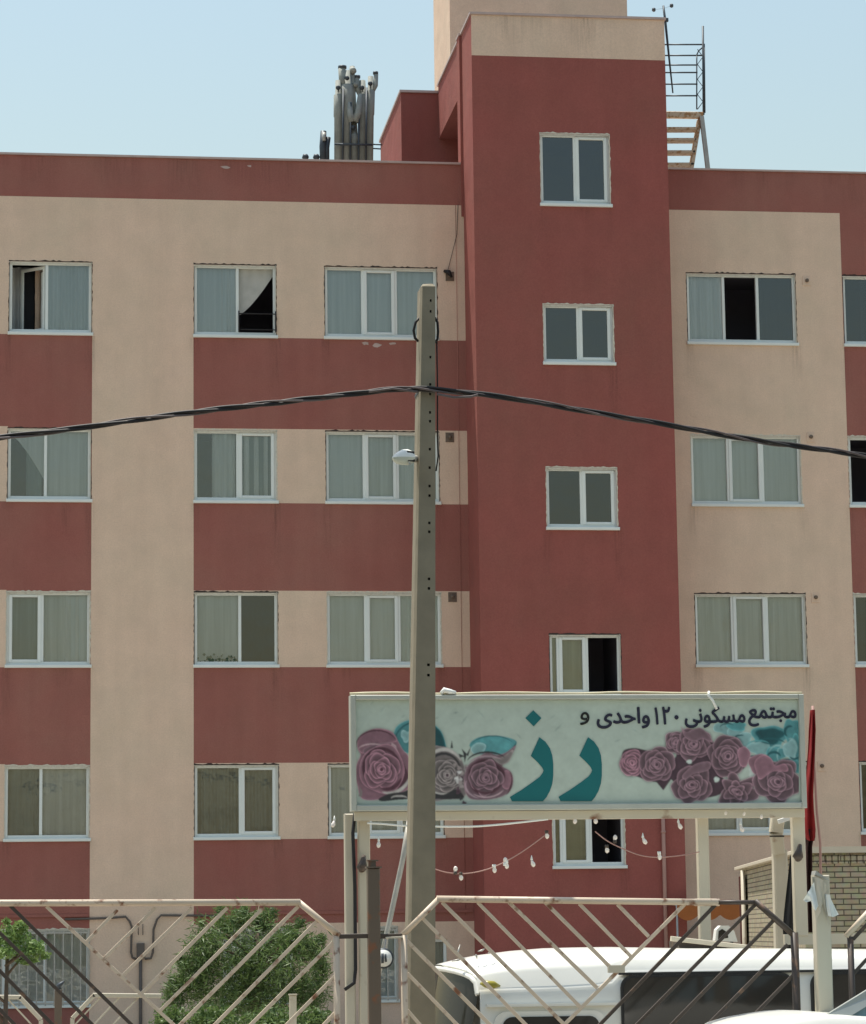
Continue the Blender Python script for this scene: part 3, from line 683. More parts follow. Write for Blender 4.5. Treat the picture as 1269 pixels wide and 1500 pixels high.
pk = MB(); a, b = dp(524, 262), dp(516, 97); pk.tube([a, a.lerp(b, .75), b], [.045, .045, .05], 8); pk.tube([b+Vector((0, 0, -.05)), b+Vector((.02, -.1, -.13))], .06, 8); pk.tube([b+Vector((.03, 0, -.38)), b+Vector((.07, -.1, -.4))], .05, 8); pk.build('duct', M['duct'], ducts)
for px, pyt in ((502, 130), (513, 150), (525, 168), (536, 128)):
    a, b = dp(px, 262, DY-.14), dp(px+1, pyt, DY-.14); pk = MB().tube([a, b], .022, 6); pk.build('guy_pipe', M['darksteel'], ducts)
fk = MB(); a, b = dp(514, 176), dp(519, 150)
fk.tube([dp(512, 150, DY-.1), dp(513, 168, DY-.12), dp(517, 178, DY-.12)], [.05, .07, .08], 10); fk.tube([dp(528, 138, DY-.1), dp(525, 165, DY-.12), dp(520, 178, DY-.12)], [.05, .07, .08], 10); fk.build('duct_branch', M['duct'], ducts)
rl = MB()
for py in (211,): rl.tube([dp(490, py, DY-.2), dp(546, py+1, DY-.2)], .022, 6)
rl.build('support_rail', M['darksteel'], ducts)
rl = MB(); rl.tube([dp(542, 211), dp(560, 212)], .014, 6); rl.tube([dp(542, 217), dp(558, 218)], .014, 6); rl.build('support_rail', M['darksteel'], ducts)
# small pair of ducts
a = dp(475, 262); sm = thing('roof_duct', 'short dark pair of ducts on the roof left of the tall duct cluster', 'duct', a)
q = MB(); q.tube([a, dp(473, 214), dp(474, 192)], [.07, .07, .06], 10); q.tube([dp(479, 262), dp(479, 216), dp(481, 201)], [.05, .05, .05], 8); q.build('duct', M['darksteel'], sm)
q = MB(); q.tube([dp(475, 206, DY-.09), dp(475, 194, DY-.09)], .035, 8); q.build('light_collar', M['steel'], sm)
for px, lb in ((448, 'small dark round vent cowl on the roof edge, left one of two'), (464, 'small dark round vent cowl on the roof edge, right one of two')):
    a = dp(px, 262); v = thing('vent_cowl', lb, 'vent', a, 'vent cowls on the roof')
    q = MB(); q.tube([a, dp(px, 234)], .03, 8); q.build('pipe', M['darksteel'], v)
    c = dp(px+1, 230); q = MB(); q.tube([c+Vector((-.05, 0, -.04)), c+Vector((-.02, 0, .0)), c+Vector((.03, 0, .03))], [.05, .075, .04], 10); q.build('cap', M['darksteel'], v)
# metal roof stair right of the tower
LY = FY+2.2
def lp(px, py, y=LY): x, z = fp(px, py, y); return Vector((x, y, z))
st = thing('roof_stair', 'rusty cream and grey metal stair with a caged railing beside the stair tower roof', 'stair', lp(1000, 262))
q = MB(); q.bar(lp(965, 168), lp(1030, 169), .13, .10); q.build('landing', M['ladder'], st)
for py in (190, 206, 224, 242):
    dx = (py-190)*-.10; q = MB(); q.bar(lp(962, py, LY+.1), lp(1020+dx, py, LY+.1), .055, .24); q.build('step', M['ladder'], st)
q = MB(); q.bar(lp(1026, 172), lp(1011, 262), .075, .04); q.build('stringer', M['ladder'], st)
q = MB(); q.bar(lp(1023, 176, LY+.25), lp(1008, 262, LY+.25), .05, .04); q.build('stringer', M['ladder'], st)
q = MB(); q.bar(lp(1028, 170, LY-.05), lp(1039, 262, LY-.05), .09, .06); q.build('leg', M['steel'], st)
for py in (65, 81, 95, 106, 123, 140):
    q = MB(); q.tube([lp(974, py), lp(1022 if py > 90 else 1029, py)], .016, 6); q.build('rail', M['darksteel'], st)
for (a_, b_) in (((1031, 168), (1030, 38)), ((1021, 160), (1021, 80)), ((1033, 165), (1032, 64))):
    q = MB(); q.tube([lp(*a_), lp(*b_)], .022 if a_[0] == 1031 else .014, 6); q.build('upright', M['darksteel'], st)
q = MB(); q.tube([lp(1021, 80), lp(1024, 74), lp(1031, 68)], .014, 6)
pts = [lp(1022+8*(i % 2), 160-i*11) for i in range(9)]; q.tube(pts, .009, 5); q.build('cage_bracing', M['darksteel'], st)
# antenna with two small heads on the tower's corner
AY = TY+.5
an = thing('rod_antenna', 'thin dark antenna rod leaning at the right corner of the stair tower roof', 'antenna', P(975, 34, AY))
q = MB(); q.tube([P(972, 8, AY), P(975, 32, AY), P(980, 80, AY), P(986, 136, AY)], [.02, .025, .02, .014], 6); q.build('rod', M['darksteel'], an)
q = MB(); q.bar(P(973, 29, AY), P(979, 29, AY), .07, .07); q.build('clamp', M['darksteel'], an)
for px, py in ((958, 14), (984, 8)):
    q = MB(); c = P(px, py, AY); q.tube([c-Vector((.03, 0, 0)), c, c+Vector((.03, 0, 0))], [.03, .045, .03], 8); q.tube([c, P(973, 12, AY)], .0022, 4); q.build('antenna_head', M['darksteel'], an)

# ================================================================ yellow brick guardhouse at the right
GA = P(1176, 1250, 33.0); GB = P(1084, 1276, 42.0); GT = (P(1200, 1250, 33.0).z)
GX = GA.x+6.0
gh_ = thing('guardhouse', 'yellow brick guardhouse with pale stone coping behind the right end of the sign', 'guardhouse', (GA.x, 33, 0))
q = MB()
q.quad((GA.x, 33, 0), (GX, 33, 0), (GX, 33, GT), (GA.x, 33, GT)); q.quad((GB.x, 42, 0), (GA.x, 33, 0), (GA.x, 33, GT), (GB.x, 42, GT))
q.quad((GX, 33, 0), (GX, 42, 0), (GX, 42, GT), (GX, 33, GT)); q.quad((GX, 42, 0), (GB.x, 42, 0), (GB.x, 42, GT), (GX, 42, GT))
q.quad((GA.x, 33, GT), (GX, 33, GT), (GX, 42, GT), (GB.x, 42, GT)); q.build('wall', M['brick'], gh_)
q = MB(); q.box(GA.x-.05, GX, 32.94, 33.25, GT+.002, GT+.075)
d_ = Vector((GB.x-GA.x, 9, 0)).normalized(); nn = Vector((-d_.y, d_.x, 0))*.06
a, b = Vector((GA.x, 33.0, GT+.024)), Vector((GB.x, 42.0, GT+.024))
q.bar(a+d_*.27, b, .045, .16, ref=d_.cross(Vector((0, 0, 1)))); q.build('coping', M['stone'], gh_)
q = MB(); sx = P(1182, 1290, 32.98)
for i in range(34):
    x = P(1192, 1258, 33).x+i*.075; q.bbox(x, x+.058, 32.975, 33.0, GT-.125, GT-.02, .004)
q.build('soldier_course', M['brick'], gh_)
# downpipe-like trim and dark window on the oblique wall
q = MB(); c = a.lerp(b, .86); c2 = a.lerp(b, .985)
off = Vector((-d_.y, d_.x, 0))*.03
q.quad(c+off-Vector((0, 0, .12)), c2+off-Vector((0, 0, .12)), c2+off-Vector((0, 0, 1.5)), c+off-Vector((0, 0, 1.5))); q.build('window', M['glassdark'] if 0 else M['vehglass'], gh_)
q = MB(); q.tube([c+off*2-Vector((0, 0, .05)), c+off*2-Vector((0, 0, 3.1))], .035, 8); q.build('trim_post', M['postcream'], gh_)

# ================================================================ sign board at the gate
SY = 27.0
def sp(px, py, y=SY): return P(px, py, y)
sx0 = (sp(512, 1018).x+sp(515, 1188).x)/2; sx1 = (sp(1177, 1018).x+sp(1180, 1185).x)/2
sz1 = (sp(560, 1018).z+sp(1130, 1018).z)/2; sz0 = (sp(560, 1188).z+sp(1130, 1185).z)/2
sg = thing('sign_board', 'large white banner sign with teal Persian lettering and pink roses on cream posts', 'sign', ((sx0+sx1)/2, SY, 0))
fr = .05
q = MB()
q.bbox(sx0, sx0+fr, SY-.05, SY+.12, sz0, sz1); q.bbox(sx1-fr, sx1, SY-.05, SY+.12, sz0, sz1)
q.bbox(sx0+fr, sx1-fr, SY-.048, SY+.12, sz1-.045, sz1); q.bbox(sx0+fr, sx1-fr, SY-.048, SY+.12, sz0, sz0+.055)
q.box(sx0+fr, sx1-fr, SY+.06, SY+.12, sz0+.055, sz1-.045); q.build('frame', M['signframe'], sg)
px0, px1, pz0, pz1 = sx0+fr, sx1-fr, sz0+.055, sz1-.045
MB().box(px0, px1, SY, SY+.012, pz0, pz1).build('panel', M['signpanel'], sg)
import numpy as np
TONE = {'rose': (.33, .165, .205), 'rose_dark': (.085, .028, .042), 'rose_light': (.58, .40, .42), 'mauve': (.225, .130, .155), 'mauve_light': (.40, .28, .31), 'mauve_dark': (.065, .032, .045),
        'leaf': (.10, .33, .34), 'leaf_dark': (.01, .09, .10), 'leaf_light': (.27, .47, .46), 'grey': (.24, .20, .19), 'shadow': (.03, .028, .03), 'cream': (.52, .48, .44), 'halo': (.56, .62, .56), 'streak': (.37, .44, .38)}
# the printed artwork: colours mixed on a fine grid of points that becomes the sheet's own colour attribute
AX0, AY0, AW, AH = 512.0, 1018.0, 672, 172
HAS = np.zeros((AH*2, AW*2)); IMG = np.zeros((AH*2, AW*2, 3)); IMG[:] = (.455, .525, .445)
GY_, GX_ = np.mgrid[0:AH*2, 0:AW*2]; GXP = AX0+(GX_+.5)/2; GYP = AY0+(GY_+.5)/2
_rs = np.random.RandomState(4)
def _blur(a, r_):
    r_ = max(1, int(r_))
    for _ in range(2):
        for ax in (0, 1):
            pd = [(0, 0), (0, 0)]; pd[ax] = (r_+1, r_); c = np.cumsum(np.pad(a, pd, mode='edge'), axis=ax); n_ = a.shape[ax]
            hi = np.take(c, np.arange(2*r_+1, 2*r_+1+n_), axis=ax); lo = np.take(c, np.arange(0, n_), axis=ax); a = (hi-lo)/(2*r_+1)
    return a
_no = sum(_blur(_rs.rand(AH*2, AW*2), k)*k for k in (3, 7, 15)); _no = (_no-_no.mean())/_no.std()
def _win(pts, pad=12):
    xs_ = [p[0] for p in pts]; ys_ = [p[1] for p in pts]
    a0 = max(0, int((min(xs_)-AX0)*2-pad)); a1 = min(AW*2, int((max(xs_)-AX0)*2+pad)); b0 = max(0, int((min(ys_)-AY0)*2-pad)); b1 = min(AH*2, int((max(ys_)-AY0)*2+pad))
    return slice(b0, b1), slice(a0, a1)
def _mask(pts, w_):
    X, Y = GXP[w_], GYP[w_]; m_ = np.zeros(X.shape, bool); n_ = len(pts)
    for i in range(n_):
        (xa, ya), (xb, yb) = pts[i], pts[(i+1) % n_]
        if ya == yb: continue
        c = ((ya > Y) != (yb > Y)) & (X < (xb-xa)*(Y-ya)/(yb-ya)+xa); m_ ^= c
    return m_.astype(float)
def flat(pts, tone_, soft=1, lip=.0, shade=.0, drop=.0):
    w_ = _win(pts)
    if w_[0].stop <= w_[0].start or w_[1].stop <= w_[1].start: return
    m_ = _mask(pts, w_); col = np.array(TONE[tone_]); im = IMG[w_]
    if drop: im *= (1-drop*_blur(m_, 5)*(1-m_))[..., None]
    c = np.ones(im.shape)*col
    if shade or lip:
        e = _blur(m_, 5); e = np.clip((1-e)*2, 0, 1)
        c *= (1-shade*(1-e)*.9+.25*shade)[..., None]; c = c+(np.clip(c*1.9, 0, .75)-c)*(lip*np.clip((e-.72)*5, 0, 1))[..., None]
    c *= (1+.06*_no[w_])[..., None]
    a = _blur(m_, soft)[..., None] if soft else m_[..., None]
    im[:] = im*(1-a)+c*a; IMG[w_] = im
def smooth(pts, n=5):
    out = []; k = len(pts)
    for i in range(k):
        p0, p1, p2, p3 = pts[i-1], pts[i], pts[(i+1) % k], pts[(i+2) % k]
        for j in range(n):
            t = j/n
            out.append(tuple(.5*((2*p1[a])+(-p0[a]+p2[a])*t+(2*p0[a]-5*p1[a]+4*p2[a]-p3[a])*t*t+(-p0[a]+3*p1[a]-3*p2[a]+p3[a])*t**3) for a in (0, 1)))
    return out
def band(cx_, cy_, rx, ry, a0, a1, wd, tone_, rot=0.0, drift=0.0):
    """tapered soft arc: a petal edge or the shade behind it"""
    o, i_ = [], []; n = 14
    for k in range(n+1):
        t = k/n; a = R(a0+(a1-a0)*t); g_ = 1+drift*t; w_ = wd*math.sin(math.pi*min(1, max(0, t)))**.6
        for lst, e in ((o, w_/2), (i_, -w_/2)):
            x, y = (rx*g_+e)*math.cos(a), (ry*g_+e)*math.sin(a); c, s_ = math.cos(rot), math.sin(rot)
            lst.append((cx_+x*c-y*s_, cy_+x*s_+y*c))
    flat(o+i_[::-1], tone_, 1)
def blob(cx_, cy_, rx, ry, tone_, wob=.08, n=22, seed=0, rot=0, **kw):
    r_ = random.Random(seed*13+int(cx_)); ph = [r_.uniform(0, 6.28) for _ in range(4)]
    p = []
    for k in range(n):
        a = 2*math.pi*k/n; g_ = 1+wob*(math.sin(3*a+ph[0])+.6*math.sin(5*a+ph[1])); x, y = rx*g_*math.cos(a), ry*g_*math.sin(a)
        p.append((cx_+x*math.cos(rot)-y*math.sin(rot), cy_+x*math.sin(rot)+y*math.cos(rot)))
    kw = kw or dict(lip=.35, shade=.35, drop=.3)
    flat(smooth(p, 2), tone_, **kw)
def rose(cx_, cy_, r_, base_='mauve', dk='mauve_dark', lt='mauve_light', squash=1.0, seed=0, turns=3):
    """petal discs painted from the outside in, each with a pale lip and a soft shadow on the one below"""
    rr = random.Random(seed); a = rr.uniform(0, 360)
    for off, pr_, cnt in ((.40, .64, 5), (.28, .54, 3), (.19, .44, 3), (.11, .34, 3), (.05, .24, 2), (.03, .15, 1)):
        for k in range(cnt):
            a += 360/cnt+rr.uniform(-18, 18); x = cx_+r_*off*math.cos(R(a)); y = cy_+r_*off*math.sin(R(a))*squash
            blob(x, y, r_*pr_*rr.uniform(.9, 1.1), r_*pr_*squash*rr.uniform(.82, 1.0), base_, .06, seed=rr.randint(0, 99), rot=R(a), lip=.85, shade=.75, drop=.88)
        a += 51
    blob(cx_+.02*r_, cy_, r_*.09, r_*.10*squash, dk, .05, seed=seed, lip=0, shade=0, drop=.5)
# faint background strokes
for (x, y, l_, a_) in ((560, 1040, 14, 60), (590, 1050, 12, 40), (640, 1052, 10, 20), (668, 1044, 9, 10), (705, 1046, 16, -50), (760, 1078, 14, -50), (818, 1066, 22, 45), (810, 1050, 10, 40), (735, 1055, 8, 50), (905, 1085, 12, 20), (930, 1070, 10, -30), (545, 1030, 8, 50), (680, 1055, 18, 55)):
    c, s = math.cos(R(a_)), -math.sin(R(a_)); flat([(x-l_*c/2, y-l_*s/2), (x-1.5*s, y+1.5*c), (x+l_*c/2, y+l_*s/2), (x+1.5*s, y-1.5*c)], 'streak')
# teal leaves, left half
flat(smooth([(576, 1088), (580, 1066), (598, 1055), (622, 1056), (642, 1066), (651, 1082), (653, 1100), (640, 1108), (600, 1104), (586, 1098)]), 'leaf', lip=.4, shade=.45, drop=.4)
flat(smooth([(632, 1062), (646, 1072), (653, 1092), (652, 1104), (640, 1104), (636, 1084)]), 'leaf_dark', lip=.4, shade=.45, drop=.4)
band(615, 1085, 36, 28, 185, 290, 2.2, 'leaf_dark'); blob(596, 1078, 9, 8, 'leaf_light', .2)
flat(smooth([(688, 1092), (697, 1082), (715, 1078), (738, 1079), (757, 1086), (752, 1098), (746, 1104), (725, 1106), (700, 1104)], 4), 'leaf')
band(722, 1104, 38, 26, 205, 325, 1.6, 'leaf_dark'); flat(smooth([(690, 1096), (700, 1088), (712, 1092), (706, 1104), (694, 1104)]), 'leaf_light', lip=.4, shade=.45, drop=.4); flat([(757, 1086), (754, 1098), (748, 1106), (745, 1104), (752, 1094)], 'leaf_dark')
# big pink rose
flat(smooth([(524, 1096), (526, 1080), (540, 1070), (556, 1067), (574, 1072), (582, 1084), (590, 1098), (600, 1112), (601, 1150), (592, 1160), (572, 1166), (552, 1172), (530, 1170), (524, 1152), (520, 1132), (523, 1118), (528, 1106)]), 'rose', lip=.4, shade=.45, drop=.4)
flat(smooth([(524, 1096), (526, 1081), (540, 1071), (556, 1068), (574, 1073), (582, 1085), (574, 1088), (556, 1092), (540, 1096), (532, 1104)]), 'rose', lip=.4, shade=.45, drop=.4)
band(552, 1092, 30, 22, 170, 345, 2.4, 'rose_dark'); flat(smooth([(532, 1098), (545, 1092), (562, 1088), (575, 1088), (562, 1093), (548, 1099), (536, 1106)]), 'mauve', lip=.4, shade=.45, drop=.4); band(546, 1100, 22, 10, 190, 330, 2.0, 'rose_light')
flat([(574, 1088), (580, 1092), (592, 1128), (593, 1142), (589, 1144), (582, 1118), (572, 1096)], 'rose_light')
flat([(588, 1112), (596, 1128), (600, 1138), (594, 1150), (578, 1160), (560, 1160), (576, 1154), (588, 1146), (592, 1132)], 'rose_dark')
blob(560, 1127, 33, 36, 'rose', .04, seed=4, lip=.6, shade=.5, drop=.6); band(560, 1127, 27, 30, 120, 370, 6, 'rose_dark', -.2); rose(559, 1127, 27, 'rose', 'rose_dark', 'rose_light', 1.08, 12)
band(566, 1130, 24, 26, 20, 110, 6, 'rose_dark'); band(570, 1128, 32, 34, 10, 110, 5, 'cream')
flat(smooth([(555, 1170), (570, 1163), (590, 1160), (603, 1156), (603, 1169), (580, 1172), (560, 1174)]), 'shadow'); band(585, 1170, 12, 4, 180, 350, 2.5, 'cream'); flat([(526, 1150), (531, 1160), (530, 1168), (525, 1166), (528, 1160)], 'grey')
# grey roses right of the pole
flat(smooth([(632, 1100), (648, 1094), (664, 1100), (676, 1112), (682, 1130), (684, 1150), (680, 1168), (655, 1171), (632, 1168)]), 'grey', lip=.4, shade=.45, drop=.4)
band(650, 1134, 30, 36, 200, 330, 5, 'cream'); band(650, 1134, 26, 30, 150, 350, 4, 'shadow'); rose(655, 1136, 23, 'grey', 'mauve_dark', 'cream', 1.1, 21)
band(650, 1140, 28, 24, 20, 140, 4, 'cream'); flat(smooth([(634, 1162), (650, 1164), (668, 1156), (678, 1164), (676, 1170), (634, 1170)]), 'shadow')
for k in range(26):
    x, y = 676+random.gauss(0, 5), 1140+random.gauss(0, 16); blob(x, y, random.uniform(1.5, 3.5), random.uniform(2, 4.5), random.choice(['cream', 'shadow', 'grey', 'mauve_dark', 'cream']), .2, seed=k)
for pts in (((662, 1084), (664, 1096), (660, 1096)), ((690, 1094), (686, 1108), (683, 1106)), ((676, 1096), (684, 1104), (681, 1118), (679, 1104)), ((672, 1104), (682, 1108), (674, 1110))): flat(list(pts), 'shadow')
# mauve rose
flat(smooth([(684, 1124), (700, 1110), (714, 1102), (728, 1106), (742, 1102), (756, 1092), (749, 1108), (745, 1116), (736, 1122), (748, 1130), (752, 1142), (749, 1156), (738, 1166), (720, 1171), (700, 1172), (686, 1168), (680, 1150)]), 'mauve', lip=.4, shade=.45, drop=.4)
flat(smooth([(718, 1106), (734, 1110), (752, 1098), (746, 1114), (734, 1120)]), 'grey', lip=.4, shade=.45, drop=.4); band(714, 1118, 30, 16, 190, 330, 3, 'shadow'); band(714, 1122, 28, 14, 200, 320, 3, 'mauve_light'); band(736, 1146, 13, 20, -60, 70, 3, 'rose_dark'); blob(742, 1142, 8, 14, 'rose', .05); band(744, 1142, 6, 13, -70, 70, 2, 'rose_dark')
blob(712, 1138, 27, 26, 'rose_dark', .04); rose(712, 1139, 25, 'mauve', 'mauve_dark', 'mauve_light', .96, 33)
band(712, 1140, 23, 22, 20, 160, 3, 'rose_dark'); band(708, 1150, 26, 20, 100, 200, 3, 'mauve_light'); band(712, 1146, 30, 22, 30, 130, 2.2, 'rose_light')
# right bouquet: blue-green flowers
for (x, y, rx, ry, t_) in ((1062, 1066, 16, 10, 'leaf_light'), (1078, 1072, 12, 9, 'leaf_light'), (1090, 1084, 12, 12, 'leaf_light'), (1080, 1064, 14, 7, 'leaf'), (1128, 1080, 26, 18, 'leaf'), (1160, 1072, 12, 20, 'leaf'), (1166, 1100, 10, 22, 'leaf'), (1112, 1096, 18, 10, 'leaf_light'), (1138, 1104, 16, 10, 'leaf'), (1158, 1098, 10, 14, 'leaf_light'), (1166, 1124, 10, 10, 'leaf'), (1128, 1078, 20, 12, 'leaf_dark'), (1150, 1116, 12, 4, 'leaf_dark')):
    blob(x, y, rx, ry, t_, .12, seed=int(x))
for (x, y, rx, ry, a0, a1, wd, t_) in ((1128, 1092, 24, 10, 200, 340, 3, 'leaf_dark'), (1112, 1094, 18, 9, 190, 330, 2.5, 'leaf'), (1140, 1104, 13, 12, 190, 340, 2.5, 'leaf_light'), (1142, 1106, 3, 10, 90, 270, 2, 'leaf_light'), (1158, 1096, 9, 14, 250, 420, 3, 'leaf_light'), (1066, 1066, 11, 6, 180, 330, 2, 'leaf_dark'), (1086, 1080, 8, 3, 150, 300, 3, 'leaf_dark'), (1158, 1072, 8, 8, 120, 300, 4, 'leaf_dark'), (1164, 1104, 8, 8, 30, 150, 3, 'leaf_dark'), (1100, 1102, 14, 6, 20, 140, 2.5, 'leaf_dark'), (1134, 1110, 10, 8, 190, 350, 4, 'leaf_dark')):
    band(x, y, rx, ry, a0, a1, wd, t_)
# right bouquet: mauve roses
blob(1112, 1130, 16, 18, 'halo', .08, lip=0, shade=0, drop=0)
flat(smooth([(912, 1102), (930, 1096), (956, 1102), (986, 1112), (996, 1092), (1012, 1074), (1034, 1082), (1052, 1090), (1080, 1092), (1096, 1104), (1090, 1126), (1060, 1136), (1064, 1150), (1050, 1166), (1004, 1168), (984, 1142), (962, 1146), (934, 1138), (916, 1128)]), 'mauve_dark')
rose(926, 1118, 18, 'rose', 'mauve_dark', 'rose_light', 1.25, 41); flat([(962, 1146), (972, 1158), (986, 1138), (976, 1134)], 'mauve_dark')
rose(990, 1088, 17, 'mauve', 'mauve_dark', 'mauve_light', 1.0, 44); rose(962, 1120, 27, 'mauve', 'mauve_dark', 'mauve_light', 1.0, 42)
rose(1016, 1090, 26, 'mauve', 'mauve_dark', 'mauve_light', .92, 45); flat(smooth([(998, 1064), (1004, 1072), (1012, 1071), (1026, 1066), (1038, 1076), (1045, 1088), (1030, 1082), (1018, 1086), (1004, 1080)]), 'mauve', lip=.5, shade=.4, drop=.5)
rose(1066, 1108, 29, 'mauve', 'mauve_dark', 'mauve_light', 1.12, 47); rose(1014, 1150, 30, 'mauve', 'mauve_dark', 'mauve_light', .88, 46)
flat(smooth([(1000, 1136), (1018, 1120), (1040, 1116), (1038, 1128), (1016, 1134), (1004, 1142)]), 'mauve', lip=.5, shade=.4, drop=.5)
blob(1090, 1108, 9, 15, 'rose', .1, lip=.5, shade=.4, drop=.3); rose(1080, 1160, 32, 'mauve', 'mauve_dark', 'mauve_light', .60, 48)
blob(1114, 1120, 17, 16, 'rose', .08, lip=.5, shade=.4, drop=.3); rose(1140, 1146, 36, 'mauve', 'mauve_dark', 'mauve_light', .86, 49)
flat(smooth([(1106, 1116), (1118, 1106), (1130, 1112), (1136, 1122), (1150, 1119), (1154, 1130), (1132, 1130), (1114, 1142), (1108, 1130)]), 'rose', lip=.5, shade=.4, drop=.5)
blob(1010, 1116, 4, 3, 'halo', lip=0, shade=0, drop=0); blob(1050, 1142, 4, 4, 'halo', lip=0, shade=0, drop=0)
A_ = IMG.reshape(AH, 2, AW, 2, 3).mean((1, 3)); ix = [i for i in range(AW) if px0+.002 < P(AX0+i+.5, 1100, SY).x < px1-.002]; iy = [j for j in range(AH) if pz0+.002 < P(850, AY0+j+.5, SY).z < pz1-.002]
vs_ = [P(AX0+i+.5, AY0+j+.5, SY) for j in iy for i in ix]; nx_ = len(ix)
for v in vs_: v.y = SY-.002
q = MB(); q.add(vs_, [(j*nx_+i, (j+1)*nx_+i, (j+1)*nx_+i+1, j*nx_+i+1) for j in range(len(iy)-1) for i in range(nx_-1)])
pm, pn, pb = newmat('printed_rose_artwork'); at_ = pn.nodes.new('ShaderNodeAttribute'); at_.attribute_name = 'print'; pn.links.new(at_.outputs[0], pb.inputs['Base Color']); pb.inputs['Roughness'].default_value = .45
o = q.build('printed_sheet', pm, sg); ca = o.data.color_attributes.new('print', 'FLOAT_COLOR', 'POINT')
buf = np.ones((len(vs_), 4)); buf[:, :3] = A_[np.ix_(iy, ix)].reshape(-1, 3)*(1+.03*_no[::2, ::2][np.ix_(iy, ix)].reshape(-1, 1)); ca.data.foreach_set('color', buf.ravel())
# large teal letters with a thin pale halo
def q2(pts): return [(740+x*150/1269, 1030+y*150/1269) for x, y in pts]
ze = q2([(425, 425), (500, 480), (555, 560), (585, 650), (597, 760), (597, 900), (585, 1000), (555, 1090), (515, 1165), (470, 1218), (85, 1218), (60, 1165), (200, 1080), (330, 990), (430, 915), (465, 865), (475, 835), (460, 800), (400, 730), (318, 655)])
re_ = [(x+71.2, y-.2) for x, y in ze]
dia = q2([(350, 90), (450, 187), (355, 290), (252, 187)])
for nm, pts in (('letter', ze), ('letter', re_), ('letter_dot', dia)):
    q = MB(); y = SY-.0075; n = len(pts); v = [Vector((P(a_, b_, SY).x, y, P(a_, b_, SY).z)) for a_, b_ in pts]
    q.add(v, [tuple(range(n))]); q.build(nm, M['tealink'], sg)
# small words, set from Arabic presentation forms in visual order
def word(chars, x0_, x1_, ytop, ybot, bold=.0, mat='ink', y=SY-.0085, sm=1.6):
    cu = bpy.data.curves.new('lettering', 'FONT'); cu.body = chars; cu.offset = bold; cu.resolution_u = 4
    o = bpy.data.objects.new('lettering', cu); COL.objects.link(o); bpy.context.view_layer.update()
    me = bpy.data.meshes.new_from_object(o); COL.objects.unlink(o); bpy.data.objects.remove(o)
    vs_ = [v.co for v in me.vertices]; a0, a1 = min(v.x for v in vs_), max(v.x for v in vs_); b0, b1 = min(v.y for v in vs_), max(v.y for v in vs_)
    p0, p1 = P(x0_, ybot, SY), P(x1_, ytop, SY); q = MB()
    q.add([Vector((p0.x+(v.x-a0)/(a1-a0)*(p1.x-p0.x), y, p0.z+(v.y-b0)/(b1-b0)*(p1.z-p0.z))) for v in vs_], [tuple(f.vertices) for f in me.polygons])
    nv = len(q.v); base_v = list(q.v); base_f = list(q.f)
    for k, (dx_, dz_) in enumerate(((.0035, 0), (-.0035, 0), (0, .0035), (0, -.0035), (.0025, .0025), (-.0025, -.0025), (.0025, -.0025), (-.0025, .0025))):
        q.add([v+Vector((dx_*sm, -.0002*(k+1), dz_*sm)) for v in base_v], base_f)
    bpy.data.meshes.remove(me); return q.build('lettering', M[mat], sg)
word('\uFBFC\uFEAA\uFEA3\uFE8D\uFEED', 875, 951, 1036.5, 1067)
word('\u06F1', 960, 963.5, 1037, 1061); word('\u06F2', 971, 981, 1036, 1061); q = MB(); c = P(991, 1051, SY)
q.add([(c.x+.022*math.cos(a_*.785), SY-.0085, c.z+.022*math.sin(a_*.785)) for a_ in range(8)], [tuple(range(8))]); q.build('lettering', M['ink'], sg)
word('\uFBFD\uFEE7\uFEEE\uFB91\uFEB4\uFEE3', 1004, 1091, 1036, 1066)
word('\uFECA\uFEE4\uFE98\uFEA0\uFEE3', 1097, 1166, 1037, 1064)
word('\uFEED', 850, 863, 1043.5, 1062, .0, 'inkblack', sm=.7)
# posts, beam and rails carrying the sign
def vpost(nm, pxa, pxb, ytop, zbot, y, mat, d=.10):
    q = MB(); a = (P(pxa, ytop, y)); b = P(pxb, ytop, y); q.bbox(a.x, b.x, y, y+d, zbot, a.z, .01); return q.build(nm, M[mat], sg)
vpost('post', 525, 542, 1192, 0, SY+.13, 'postcream'); vpost('post', 505, 519, 1192, 0, SY+.16, 'postcream')
vpost('post', 1022, 1038, 1192, 0, SY+.16, 'postcream')
vpost('post', 1161, 1179, 1184, sp(1170, 1372).z, SY+.13, 'postcream')
q = MB(); a, b = sp(520, 1190), sp(1180, 1187); q.box(a.x, b.x, SY+.02, SY+.125, sz0-.085, sz0-.004); q.build('beam', M['postcream'], sg)
q = MB(); q.tube([sp(600, 1200, SY+.2), sp(590, 1260, SY+.2), sp(566, 1372, SY+.2), sp(552, 1440, SY+.2)], .026, 10); q.build('brace', M['steel'], sg)
q = MB(); a = sp(1165, 1367); q.box(sp(1155, 1367).x, sp(1300, 1367).x, SY+.14, SY+.2, a.z-.11, a.z-.01); q.build('cross_rail', M['postcream'], sg)
for (px, py) in ((533, 1262), (1172, 1246)):
    q = MB(); q.tube([P(px, py-8, SY+.09), P(px-1, py, SY+.05), P(px-3, py+9, SY+.03), P(px-2, py+14, SY+.05)], [.02, .03, .055, .03], 8); q.build('old_hinge', M['gatedark'], sg)
q = MB(); q.tube([P(520, 1192, SY+.12), P(517, 1220, SY+.1), P(520, 1300, SY+.1), P(521, 1420, SY+.12), P(519, 1440, SY+.1), P(505, 1450, SY+.1)], .017, 8); q.build('cable', M['black'], sg)
